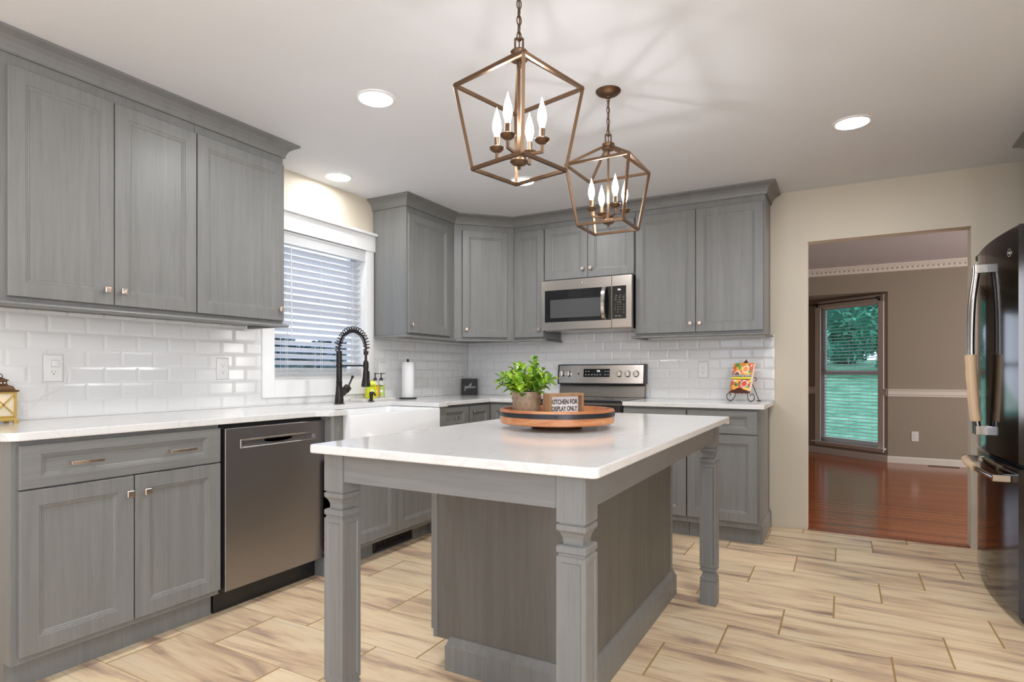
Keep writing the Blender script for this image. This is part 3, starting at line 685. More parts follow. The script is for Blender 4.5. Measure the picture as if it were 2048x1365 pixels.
# right-hand base cabinets
t = thing('base_cabinet', 'grey base cabinet with drawer and door just right of the range', 'cabinet', (1.746, 0, 0), 0)
base_box(t, 0, .448); drawer(t, .004, .444, .719, .869, DF, pulls=((.17, .28),)); door(t, .004, .444, .147, .713, DF, (.41, .645))
t = thing('base_cabinet', 'grey end base cabinet with drawer and door below the cookbook', 'cabinet', (2.195, 0, 0), 0)
base_box(t, 0, .455); drawer(t, .003, .446, .719, .869, DF, pulls=((.17, .28),)); door(t, .003, .446, .147, .713, DF, (.035, .645))
mb = MB(); mb.sweep([(.455, -.56), (.455, -.002)], [(0, 0), (.014, 0), (.014, .095), (.010, .11), (.004, .122), (0, .124)]); obj('plinth_molding', mb, grey, t)

# countertops
def arc(cx, cy, r, a0, a1, n=6): return [(cx+r*math.cos(math.radians(a0+(a1-a0)*i/n)), cy+r*math.sin(math.radians(a0+(a1-a0)*i/n))) for i in range(n+1)]
ct = [(.002, -3.80)] + arc(.598, -3.75, .05, -90, 0) + [(.648, -2.50), (.655, -2.462), (.680, -2.435), (.708, -2.418), (.720, -2.395), (.720, -2.288), (.300, -2.288), (.300, -1.442), (.720, -1.442), (.720, -1.345), (.712, -1.318), (.688, -1.300), (.662, -1.286), (.648, -1.262), (.648, -.648), (.978, -.648), (.978, -.002), (.002, -.002)]
mb = MB(); mb.prism([(x-.3, y+1.9) for x, y in ct], 0, .030); o = obj('countertop', mb, quartz_m, None, bev=.004, seg=3); o.location = (.3, -1.9, .884)
tag(o, 'long white quartz countertop along the window wall with sink cutout', 'countertop')
mb = MB(); mb.box(-.469, .469, -.323, .322, 0, .030); o = obj('countertop', mb, quartz_m, None, bev=.004, seg=3); o.location = (2.214, -.325, .884)
tag(o, 'short white quartz countertop right of the range', 'countertop')

# farmhouse sink
sk = thing('farmhouse_sink', 'white apron-front farmhouse sink set in the counter below the window', 'sink', (.5, -1.865, .645))
mb = MB(); X0, X1, Y0, Y1 = -.235, .236, -.4195, .4195; ZT = .238
def RR(x0, x1, y0, y1, z, r=.0, n=3):
    if r <= 0: return [(x0, y0, z), (x1, y0, z), (x1, y1, z), (x0, y1, z)]
    out = []
    for cx, cy, a in ((x0+r, y0+r, 180), (x1-r, y0+r, 270), (x1-r, y1-r, 0), (x0+r, y1-r, 90)):
        out += [(px, py, z) for px, py in arc(cx, cy, r, a, a+90, n)]
    return out
mb.loops([RR(X0, X1, Y0, Y1, 0, .01), RR(X0, X1, Y0, Y1, ZT-.006, .01), RR(X0+.004, X1-.004, Y0+.004, Y1-.004, ZT, .01), RR(X0+.030, X1-.026, Y0+.022, Y1-.022, ZT, .03), RR(X0+.034, X1-.030, Y0+.026, Y1-.026, ZT-.006, .03), RR(X0+.042, X1-.038, Y0+.036, Y1-.036, .045, .05), RR(X0+.08, X1-.08, Y0+.08, Y1-.08, .022, .05)])
obj('basin', mb, sinkm, sk, smooth=True)
mb = MB(); mb.lathe([(.045, .0225), (.045, .026), (.03, .024), (.001, .024)], (0, 0, 0), 20); obj('drain', mb, chrome, sk)

# ---------------------------------------------------------------- dishes of the sink wall: faucet
fc = thing('kitchen_faucet', 'dark bronze spring-neck pull-down faucet standing behind the sink', 'faucet', (.195, -1.838, .914))
mb = MB(); mb.lathe([(.036, 0), (.036, .004), (.029, .008), (.028, .020), (.0305, .022), (.0285, .027), (.025, .06), (.0215, .10), (.0195, .14), (.0215, .143), (.0215, .148), (.0185, .152), (.0185, .24), (.021, .243), (.021, .262), (.0185, .265), (.0185, .352), (.001, .352)], (0, 0, 0), 24)
obj('column', mb, blackmet, fc, smooth=True)
hose = [(0, 0, .345)] + [(.118-.118*math.cos(q), 0, .365+.118*math.sin(q)) for q in [PI*i/28 for i in range(29)]] + [(.236, 0, .34)]
mb = MB(); mb.tube(hose, .0068, 10); obj('hose', mb, blackmet, fc, smooth=True)
mb = MB(); N = 900; pts = []; turns = 22
for i in range(N+1):
    s_ = i/N; L = s_*(len(hose)-1); i0 = min(int(L), len(hose)-2); f_ = L-i0
    p = Vector(hose[i0]).lerp(Vector(hose[i0+1]), f_); dd_ = (Vector(hose[i0+1])-Vector(hose[i0])).normalized(); n1 = Vector((0, 1, 0)); n2 = dd_.cross(n1)
    a = 2*PI*turns*s_; pts.append(p+(n1*math.cos(a)+n2*math.sin(a))*.0195+n2*.0065)
mb.tube(pts, .0030, 6); obj('spring', mb, blackmet, fc, smooth=True)
mb = MB(); mb.tube([(0, 0, .252), (.236, 0, .252)], .0055, 10); obj('support_arm', mb, blackmet, fc, smooth=True)
mb = MB(); mb.lathe([(.015, .345), (.015, .322), (.008, .320), (.008, .275)], (.236, 0, 0), 16); obj('hose_collar', mb, blackmet, fc, smooth=True)
mb = MB(); mb.lathe([(.006, .290), (.0175, .272), (.018, .235), (.015, .232), (.018, .215), (.022, .17), (.030, .125), (.030, .118), (.024, .114), (.001, .114)], (.236, 0, 0), 20)
mb.box(.247, .262, -.006, .006, .165, .215); obj('spray_head', mb, blackmet, fc, smooth=True)
mb = MB(); mb.tube([(0, .0, .050), (0, .03, .065), (0, .058, .090)], [.018, .019, .022], 14); mb.tube([(0, .056, .088), (0, .080, .108)], .026, 16); obj('valve_body', mb, blackmet, fc, smooth=True)
mb = MB(); mb.tube([(0, .075, .105), (0, .088, .118), (0, .122, .176)], [.012, .006, .006], 10); mb.sphere((0, .123, .178), .010); obj('lever', mb, blackmet, fc, smooth=True)
dp = thing('soap_pump', 'small dark bronze deck dispenser between faucet and soap tray', 'soap dispenser', (.165, -1.498, .914))
mb = MB(); mb.lathe([(.022, 0), (.022, .004), (.012, .007), (.012, .035), (.014, .045), (.0155, .060), (.012, .068), (.001, .070)], (0, 0, 0), 18); obj('body', mb, blackmet, dp, smooth=True)
mb = MB(); mb.tube(crv([(0, 0, .060), (.02, -.005, .064), (.042, -.012, .055), (.050, -.014, .042)], 4), .0065, 8); obj('spout', mb, blackmet, dp, smooth=True)
# soap tray and bottles
st = MB(); st.prism(arc(-.045+.0, -.185+.02, .02, 180, 270, 4)+arc(.045, -.165, .02, 270, 360, 4)+arc(.045, .165, .02, 0, 90, 4)+arc(-.045, .165, .02, 90, 180, 4), 0, .018)
o = obj('soap_tray', st, marble, None, bev=.004); o.location = (.085, -1.385, .914); tag(o, 'pale stone tray holding three soap containers behind the sink', 'tray')
TZ = .9325
p1 = thing('soap_refill_pack', 'lime yellow soap pouch on the stone tray, leftmost of the three', 'soap', (.105, -1.440, TZ), R90-.35)
mb = MB(); mb.loops([[(-.036, -.020, 0), (.036, -.020, 0), (.036, .020, 0), (-.036, .020, 0)], [(-.036, -.022, .03), (.036, -.022, .03), (.036, .022, .03), (-.036, .022, .03)], [(-.034, -.016, .105), (.034, -.016, .105), (.034, .016, .105), (-.034, .016, .105)], [(-.034, -.002, .128), (.034, -.002, .128), (.034, .002, .128), (-.034, .002, .128)]]); obj('pouch', mb, yel, p1, bev=.004)
obj('label', (lambda m: (m.box(-.026, .026, -.0215, -.0205, .088, .092), m)[-1])(MB()), ink, p1)
mb = MB(); mb.lathe([(.013, .0225), (.013, .0235)], (0, 0, .055), 20, 'y'); lb = obj('round_emblem', mb, whiteink, p1)
mb = MB(); mb.lathe([(.0065, .0236), (.0065, .0242)], (0, 0, .055), 14, 'y'); obj('emblem_flower', mb, yel, lb)
def pump_bottle(label, loc, rz, body_m, lab_m, r=.026):
    t = thing('soap_bottle', label, 'soap', loc, rz)
    mb = MB(); mb.lathe([(r-.002, 0), (r, .004), (r, .10), (r*.7, .116), (.012, .122), (.012, .130)], (0, 0, 0), 20); obj('bottle', mb, body_m, t, smooth=True)
    mb = MB(); mb.lathe([(r+.0006, .012), (r+.0006, .095)], (0, 0, 0), 20, cap=False); lo = obj('label', mb, lab_m, t, smooth=True)
    mb = MB(); mb.lathe([(.011, r+.0012), (.011, r+.0018)], (0, 0, .050), 18, 'y'); obj('round_emblem', mb, whiteink, lo)
    obj('dark_stripe', (lambda m: (m.box(-.015, .015, -r-.001, -r+.010, .088, .093), m)[-1])(MB()), ink, lo)
    mb = MB(); mb.lathe([(.014, .130), (.014, .142), (.007, .150), (.004, .152), (.004, .176), (.008, .178), (.008, .186), (.001, .187)], (0, 0, 0), 14); mb.box(-.004, .030, -.004, .004, .178, .185); obj('pump', mb, blackpl, t, smooth=True)
pump_bottle('pump bottle with orange label, middle of the three soaps', (.088, -1.372, TZ), .8, clearpl, org)
pump_bottle('pump bottle with green-blue label, rightmost of the three soaps', (.088, -1.308, TZ), .8, clearpl, grn)

# paper towels
pt_ = thing('paper_towel_roll', 'white paper towel roll on a dark upright holder beside the backsplash', 'paper towels', (.13, -1.045, .914))
mb = MB(); mb.lathe([(.013, .012), (.047, .012), (.048, .014), (.048, .286), (.047, .288), (.013, .288)], (0, 0, 0), 32); obj('paper', mb, paper, pt_, smooth=True)
hl = thing('towel_holder', 'dark upright paper towel holder with a round base on the counter', 'towel holder', (.13, -1.045, .914))
mb = MB(); mb.lathe([(.068, 0), (.070, .003), (.066, .009), (.01, .010), (.001, .010)], (0, 0, 0), 30); obj('base', mb, blackmet, hl, smooth=True)
mb = MB(); mb.lathe([(.006, .008), (.006, .296), (.009, .300), (.008, .312), (.001, .315)], (0, 0, 0), 12); obj('post', mb, blackmet, hl, smooth=True)

# gather sign
sg = thing('word_sign', 'small square black sign with white script word in the counter corner', 'sign', (.10, -.115, .914), .5086)
obj('board', B(-.075, .075, -.010, .010, 0, .152), chalk, sg, bev=.001)
st_ = [[(1.25, 1.0), (.75, 1.15), (.4, .6), (.75, .2), (1.15, .6), (1.3, 1.05), (1.15, -.5), (.65, -1.35), (.1, -1.05), (.8, -.25), (1.6, .35), (2.4, .95), (1.95, 1.0), (1.7, .5), (2.05, .12), (2.4, .6), (2.5, .95), (2.5, .25), (2.9, .3), (3.55, 2.3), (3.25, .5), (3.6, .15), (4.05, .7), (4.75, 2.5), (4.6, 2.9), (4.35, 2.4), (4.2, .1), (4.55, .85), (4.9, .85), (4.95, .2), (5.35, .3), (5.95, .85), (5.75, 1.0), (5.6, .4), (5.95, .12), (6.5, .6), (6.75, 1.1), (6.8, .8), (7.2, .85), (7.15, .3), (7.8, .5)], [(2.9, 1.55), (3.8, 1.65), (4.9, 1.9)]]
mb = MB()
for s_ in st_: mb.tube([(q[0]*.0145-.052, -.0105, q[1]*.0165+.062) for q in crv([(a, b, 0) for a, b in s_], 5)], .0012, 6)
obj('script_lettering', mb, whiteink, sg)
# outlets
def outlet(loc, rz, label, plugged=False, kind='outlet', mat=plate_m):
    t = thing('wall_outlet' if kind == 'outlet' else 'light_switch', label, 'outlet' if kind == 'outlet' else 'switch', loc, rz)
    mb = MB(); mb.loops([Rz(-.037, .037, -.060, .060, 0), Rz(-.037, .037, -.060, .060, -.003), Rz(-.034, .034, -.057, .057, -.006)]); obj('wall_plate', mb, mat, t)
    if kind == 'outlet':
        mb = MB(); sl = MB(); mb.box(-.0165, .0165, -.0075, -.005, -.033, .033)
        for zc in (.018, -.018):
            sl.box(-.0075, -.0058, -.0079, -.007, zc-.001, zc+.007); sl.box(.0058, .0075, -.0079, -.007, zc, zc+.006); sl.lathe([(.0026, .007), (.0026, .0079)], (0, 0, zc-.008), 10, 'y')
        r_ = obj('receptacle', mb, mat, t, bev=.0008); obj('slots', sl, slot_m, r_)
    else:
        obj('rocker', B(-.0165, .0165, -.0095, -.005, -.033, .033), mat, t, bev=.001)
    return t
outlet((.006, -3.390, 1.141), R90, 'white outlet with plugged-in cord near the lantern')
outlet((.006, -2.556, 1.143), R90, 'white outlet on the tiles just left of the kitchen window')
outlet((.006, -.110, 1.145), R90, 'white outlet on the tiles above the black word sign')
outlet((.006, -1.202, 1.139), R90, 'white rocker switch on the tiles right of the kitchen window', kind='switch')
outlet((2.178, -.006, 1.143), 0, 'white outlet on the tiles between range and cookbook')
outlet((3.896, 4.033, .336), 0, 'cream outlet low on the tan dining room wall')
cd = thing('power_cord', 'thin white cord running from the outlet down to the lantern', 'cord', (.02, -3.390, 1.16))
mb = MB(); mb.box(-.007, .014, -.013, .013, -.012, .016); obj('plug', mb, plate_m, cd, bev=.003)
mb = MB(); mb.tube(crv([(.014, .0, .004), (.03, .025, .008), (.024, .040, -.02), (.015, .032, -.085), (.012, .0, -.118), (.012, -.055, -.145), (.015, -.095, -.185), (.02, -.14, -.205), (.02, -.17, -.212)], 6), .0019, 6); obj('cable', mb, plate_m, cd, smooth=True)

# lantern at the left edge of the counter
ln = thing('candle_lantern', 'small brass lantern with crossed bars and brown roof at the left counter end', 'lantern', (.105, -3.622, .914))
hw = .040; mb = MB()
mb.box(-hw-.006, hw+.006, -hw-.006, hw+.006, .010, .022)
for sx in (-1, 1):
    for sy in (-1, 1): mb.box(sx*(hw+.001)-.008, sx*(hw+.001)+.008, sy*(hw+.001)-.008, sy*(hw+.001)+.008, 0, .013)
mb.box(-hw, hw, -hw, hw, .022, .027); obj('base', mb, lbrass, ln, bev=.0015)
fm = MB()
for sx in (-1, 1):
    for sy in (-1, 1): fm.box(sx*hw-.004, sx*hw+.004, sy*hw-.004, sy*hw+.004, .026, .128)
for k_ in range(4):
    fm.M = Matrix.Rotation(k_*PI/2, 4, 'Z')
    fm.bar((-hw, -hw-.001, .030), (hw, -hw-.001, .122), .005); fm.bar((hw, -hw-.001, .030), (-hw, -hw-.001, .122), .005); fm.bar((-hw, -hw, .124), (hw, -hw, .124), .007); fm.bar((-hw, -hw, .028), (hw, -hw, .028), .005)
fm.M = Matrix.Identity(4); obj('frame', fm, lbrass, ln)
mb = MB()
for k_ in range(4):
    mb.M = Matrix.Rotation(k_*PI/2, 4, 'Z'); mb.box(-hw+.004, hw-.004, -hw+.002, -hw+.003, .030, .122)
obj('panes', mb, frost, ln)
mb = MB(); mb.loops([RR(-h_, h_, -h_, h_, z_) for h_, z_ in ((.048, .128), (.050, .130), (.050, .135), (.040, .137), (.039, .143), (.034, .152), (.022, .156), (.022, .160))]); obj('roof', mb, lbrown, ln)
mb = MB(); mb.loops([RR(-h_, h_, -h_, h_, z_) for h_, z_ in ((.020, .158), (.020, .172), (.025, .174), (.024, .177), (.012, .184), (.006, .188))])
mb.tube([(0, .012*math.cos(q), .192+.011*math.sin(q)) for q in [2*PI*j/14 for j in range(15)]], .0018, 6); obj('vent_cap', mb, lbrown, ln)
hs = MB()
for k_ in range(4):
    hs.M = Matrix.Rotation(k_*PI/2, 4, 'Z')
    for x_ in (-.012, 0, .012): hs.lathe([(.0028, .0195), (.0028, .0206)], (x_, 0, .165), 8, 'y')
obj('vent_holes', hs, whiteink, ln)
mb = MB(); mb.lathe([(.016, .027), (.016, .075), (.001, .077)], (0, 0, 0), 16); obj('candle', mb, paper, ln, smooth=True)
mb = MB(); mb.lathe([(.002, .077), (.005, .084), (.004, .092), (.0005, .100)], (0, 0, 0), 10); obj('flame', mb, candle, ln, smooth=True)

# ---------------------------------------------------------------- range
rg = thing('electric_range', 'stainless and black electric range between the base cabinets', 'range', (.984, 0, 0))
W = .756
obj('body', B(.002, W-.002, -.63, -.04, .03, .900), rangesteel, rg, bev=.002)
mb = MB(); mb.box(0, W, -.660, -.03, .900, .920); obj('cooktop', mb, blackglass, rg, bev=.005)
bn = MB()
for cx, cy, r_ in ((.2, -.20, .075), (.2, -.47, .105), (.56, -.20, .09), (.56, -.47, .075)): bn.tube([(cx+r_*math.cos(q), cy+r_*math.sin(q), .9203) for q in [2*PI*j/32 for j in range(33)]], .0008, 4)
obj('burner_rings', bn, greyscreen, rg)
mb = MB(); mb.loops([[(0, y_, z_) for y_, z_ in ((-.075, .920), (-.020, .920), (-.020, 1.03), (-.052, 1.03))], [(W-.012, y_, z_) for y_, z_ in ((-.075, .920), (-.020, .920), (-.020, 1.03), (-.052, 1.03))]]); mb.bm.transform(Matrix.Translation((.006, 0, 0))); obj('back_riser', mb, rangesteel, rg, bev=.002)
# curved control panel with black end caps
def cp(x, ins=0): # y at the top / bottom along the width, bowed forward
    bow = .018*(1-((x-W/2)/(W/2))**2); return bow
mb = MB(); nseg = 16; X_ = [-.006+(W+.012)*i/nseg for i in range(nseg+1)]
mb.loops([[(x_, -.085-cp(x_), 1.022), (x_, -.065-cp(x_), 1.189), (x_, -.015, 1.192), (x_, -.015, 1.030)] for x_ in X_]); obj('panel_housing', mb, blackpl, rg, bev=.004)
mb = MB(); X_ = [.010+(W-.020)*i/nseg for i in range(nseg+1)]
mb.loops([[(x_, -.0872-cp(x_), 1.034), (x_, -.0692-cp(x_), 1.182), (x_, -.060-cp(x_), 1.182), (x_, -.075-cp(x_), 1.034)] for x_ in X_]); pn = obj('control_panel', mb, stainless, rg, smooth=True)
tilt = math.atan2(.018, .148)
def onp(x, z, off=0.0): return (x, -.0872+(z-1.034)/.148*.018-cp(x)-off, z)
mb = MB(); mb.loops([[(.240+ (i*(.470-.240)/10), onp(.24+i*.023, z_)[1]-q_, z_) for i in range(11)] + [(.240+ (i*(.470-.240)/10), onp(.24+i*.023, z2)[1]-q_, z2) for i in range(10, -1, -1)] for q_, z_, z2 in ((0, 1.084, 1.152), (.0015, 1.084, 1.152))]); dpn = obj('display_window', mb, blackglass, pn)
text_obj('clock_digits', '7:15', .018, glow, dpn, onp(.372, 1.133, .002), (PI/2-tilt, 0, 0), sx=.8)
mk = MB()
for zz, xs in ((1.131, (.262, .288, .434, .456)), (1.103, (.262, .288, .315, .340, .362, .388, .432, .456))):
    for x_ in xs: p = onp(x_, zz, .0018); mk.box(p[0]-.006, p[0]+.006, p[1]-.0004, p[1]+.0008, p[2]-.0018, p[2]+.0018)
obj('button_marks', mk, whiteink, dpn)
for x_ in (.040, .101, .550, .620, .689):
    mb = MB(); mb.M = Matrix.Translation(onp(x_, 1.110)) @ Matrix.Rotation(-tilt, 4, 'X'); mb.lathe([(.027, -.003), (.027, .002), (.024, .004), (.023, .018), (.021, .022), (.001, .023)], (0, 0, 0), 24, 'y'); mb.box(-.0055, .0055, -.033, -.018, -.021, .021)
    obj('knob', mb, chrome, pn, smooth=True)
for x_ in (.040, .101, .550, .620, .689):
    mk = MB()
    for q in range(9):
        a = math.radians(-130+q*32); p = onp(x_+.034*math.sin(a), 1.110+.034*math.cos(a), .0005); mk.box(p[0]-.001, p[0]+.001, p[1]-.0003, p[1]+.0008, p[2]-.001, p[2]+.001)
    obj('dial_marks', mk, ink, pn)
p = onp(.195, 1.110); obj('indicator_lamp', B(.188, .202, p[1]-.001, p[1]+.002, 1.103, 1.117), simple('dark_red_lens', (.10, .01, .008), .2), pn)
mb = panel_mb(.004, W-.004, .20, .885, -.655, t=.025, sw=.07); od = obj('oven_door', mb, blackglass, rg)
mb = MB(); mb.tube([(.05, -.700, .835), (W-.05, -.700, .835)], .011, 14)
for x_ in (.07, W-.07): mb.box(x_-.01, x_+.01, -.70, -.65, .827, .843)
obj('handle', mb, stainless, od, smooth=True)
obj('storage_drawer', B(.004, W-.004, -.652, -.631, .06, .19), rangesteel, rg, bev=.003)

# ---------------------------------------------------------------- microwave
mw = thing('microwave_oven', 'stainless over-the-range microwave with black door glass', 'microwave', (.984, 0, 1.462))
MH = .398; ox, oz = -.984, -1.462
obj('body', B(.004, .752, -.372, -.004, .010, MH+.003), blackpl, mw, bev=.002)
def framed(mb, x0, x1, z0, z1, w0, w1, v0, v1, y, t):
    mb.loops([Rz(x0, x1, z0, z1, y+t), Rz(x0, x1, z0, z1, y+.002), Rz(x0+.002, x1-.002, z0+.002, z1-.002, y)], cap1=False)
    o_ = [mb.v(p) for p in Rz(x0+.002, x1-.002, z0+.002, z1-.002, y)]; i_ = [mb.v(p) for p in Rz(w0, w1, v0, v1, y)]
    for i in range(4): mb.f([o_[i], o_[(i+1) % 4], i_[(i+1) % 4], i_[i]])
    mb.loops([Rz(w0, w1, v0, v1, y), Rz(w0, w1, v0, v1, y+.003)], cap0=False)
mb = MB(); framed(mb, .000, .597, 0, MH, .033, .5965-.002, .062, .318, -.408, .034); md = obj('door', mb, stainless, mw)
mb = MB(); mb.box(.034, .594, -.4075, -.404, .063, .317); g_ = obj('door_glass', mb, blackglass, md)
obj('window_mesh', B(.081, .508, -.4080, -.4074, .095, .241), greyscreen, g_)
mb = MB(); hp = crv([(.541, -.4085, .066), (.541, -.425, .072), (.541, -.447, .12), (.541, -.455, .19), (.541, -.447, .26), (.541, -.425, .308), (.541, -.4085, .314)], 4)
mb.loops([[(p.x-.017, p.y, p.z), (p.x-.012, p.y-.008, p.z), (p.x+.012, p.y-.008, p.z), (p.x+.017, p.y, p.z), (p.x+.012, p.y+.004, p.z), (p.x-.012, p.y+.004, p.z)] for p in hp]); obj('handle', mb, chrome, md, smooth=True)
lg = MB(); lg.tube([(.371+.0135*math.cos(q), -.4085, .361+.0135*math.sin(q)) for q in [2*PI*j/28 for j in range(29)]], .0012, 6)
lg.tube(crv([(.378, -.4085, .368), (.373, -.4085, .370), (.3635, -.4085, .362), (.366, -.4085, .354), (.371, -.4085, .356), (.370, -.4085, .361)], 4), .0008, 5)
lg.tube(crv([(.379, -.4085, .362), (.376, -.4085, .3655), (.374, -.4085, .361), (.376, -.4085, .356), (.380, -.4085, .357)], 4), .0008, 5)
obj('round_emblem', lg, chrome, md)
mb = MB(); framed(mb, .599, .756, 0, MH, .6015, .712, .067, .318, -.408, .034); pn = obj('control_side', mb, stainless, mw)
kp = obj('keypad', B(.602, .711, -.4075, -.404, .068, .317), blackglass, pn)
text_obj('clock_digits', '7:15', .017, glow, kp, (.657, -.4080, .288), sx=.8)
lab = MB()
for i in range(3): lab.box(.628+i*.030, .628+i*.030+.014, -.4079, -.4074, .2445, .2465)
for r_ in range(2):
    for c_ in range(3): lab.box(.622+c_*.031, .638+c_*.031, -.4079, -.4074, .229-r_*.019, .2315-r_*.019)
lab.box(.640, .672, -.4079, -.4074, .1925, .1945)
for z_ in (.175, .155, .135, .115): lab.box(.686, .700, -.4079, -.4074, z_-.001, z_+.001)
for x_ in (.625, .652): lab.box(x_, x_+.016, -.4079, -.4074, .088, .092)
obj('key_marks', lab, simple('grey_key_print', (.35, .35, .35), .6), kp)
dg_ = '123456789'
for i, ch_ in enumerate(dg_ + '0'):
    r_, c_ = divmod(i, 3) if i < 9 else (3, 1)
    text_obj('key_digit', ch_, .011, MATS['grey_key_print'], kp, (.626+c_*.021, -.4078, .177-r_*.0195), ext=.0002)
obj('vent_grille', B(.01, .746, -.36, -.03, -.006, .010), stainless, mw, bev=.003)

# ---------------------------------------------------------------- refrigerator (front faces -X)
fx, fy = 4.62, -.905
fr = thing('refrigerator', 'black stainless french-door refrigerator at the right edge', 'refrigerator', (fx, fy, 0), -R90)
# local: x = -(world y - fy) ; y = world x - fx
def lx(wy): return -(wy-fy)
def bulge(x, far=.455): return -.865+.036*(x/far)**2
obj('cabinet', B(-.452, .452, -.775, -.02, .03, 1.755), simple('dark_grey_fridge_side', (.10, .10, .10), .45), fr, bev=.004)
def fdoor(name, x0, x1, z0, z1, n=14):
    mb = MB(); pr = []
    xs = [x0+(x1-x0)*i/n for i in range(n+1)]
    ring = lambda z, q: [(x_, bulge(x_)+q, z) for x_ in xs] + [(x1, -.782, z), (x0, -.782, z)]
    mb.loops([ring(z0, .006), ring(z0+.006, 0), ring(z1-.006, 0), ring(z1, .006)]); return obj(name, mb, fridgem, fr, smooth=True)
dl_ = fdoor('left_door', -.453, -.0025, .715, 1.775); dr_ = fdoor('right_door', .0025, .453, .715, 1.775); fz = fdoor('freezer_drawer', -.453, .453, .045, .693, 24)
fchrome = simple('smoky_chrome', (0.48, 0.45, 0.42), 0.16, 1.0)
def vhandle(parent, x):
    y0 = bulge(x); mb = MB()
    hp = crv([(x, y0-.038, .845), (x, y0-.050, .95), (x, y0-.062, 1.15), (x, y0-.064, 1.30), (x, y0-.058, 1.48), (x, y0-.040, 1.64)], 5)
    mb.tube(hp, .0125, 14); h_ = obj('handle', mb, fchrome, parent, smooth=True)
    for zz_ in ((1.625, 1.668), (.805, .850)): m2 = MB(); m2.loops([RR(x-.014, x+.014, y0-.052, y0+.004, z_, .004, 2) for z_ in zz_]); obj('handle_bracket', m2, fchrome, h_, bev=.002)
    sl = [p for p in hp if .86 < p.z < 1.232]; m3 = MB(); rr_ = [.020+.0015*math.sin(i*2.1) for i in range(len(sl))]; m3.tube(sl, rr_, 16); tag(obj('handle_cover', m3, sleeve_m, h_, smooth=True), 'beige terry cloth sleeve')
    return h_
hf_ = vhandle(dl_, -.030); vhandle(dr_, .030)
tag(obj('blue_tie', B(-.066, -.044, bulge(-.05)-.052, bulge(-.05)-.030, .828, .872), bluetape, hf_, bev=.004), 'blue cloth tie')
mb = MB(); hp = [(x_, bulge(x_)-.055, .640) for x_ in [-.37+.74*i/24 for i in range(25)]]; mb.tube(hp, .0125, 14); h_ = obj('handle', mb, fchrome, fz, smooth=True)
for x_ in (-.365, .365): m2 = MB(); m2.box(x_-.02, x_+.02, bulge(x_)-.066, bulge(x_)+.003, .624, .656); obj('handle_bracket', m2, fchrome, h_, bev=.004)
m3 = MB(); m3.tube([Vector(p) for p in hp[2:15]], [.020+.0012*math.sin(i*1.7) for i in range(13)], 16); tag(obj('handle_cover', m3, sleeve_m, h_, smooth=True), 'beige terry cloth sleeve')
lg = MB(); cx_, cz_ = lx(-1.27), 1.665; yb = bulge(cx_)-.0015
lg.tube([(cx_+.017*math.cos(q), yb-.0005+.0025*math.cos(q), cz_+.017*math.sin(q)) for q in [2*PI*j/24 for j in range(25)]], .0018, 6); lg.tube(crv([(cx_+.008, yb, cz_+.009), (cx_-.004, yb, cz_+.008), (cx_-.007, yb, cz_-.004), (cx_+.003, yb, cz_-.006), (cx_+.004, yb, cz_)], 4), .0014, 5)
obj('round_emblem', lg, chrome, dr_)
for s_, x_ in ((0, -.40),): obj('hinge_cover', B(x_-.04, x_+.04, -.84, -.70, 1.757, 1.785), blackpl, fr, bev=.004)
obj('base_grille', B(-.44, .44, -.80, -.775, .0, .04), blackpl, fr)
# cabinet over the refrigerator
oc = thing('wall_cabinet', 'grey deep cabinet over the refrigerator, only its crown corner in view', 'cabinet', (4.638, -.40, 1.84), -R90)
obj('cabinet_body', B(0, .96, -.60, -.002, 0, .512), grey, oc); door(oc, .01, .478, .015, .46, -.62, (.44, .05)); door(oc, .482, .95, .015, .46, -.62, (.52, .05))
run('crown_molding', 'grey crown molding corner above the refrigerator', [(4.638, -1.36), (4.038, -1.36), (4.038, -.405), (4.638, -.405)][::-1], crown, 'molding')

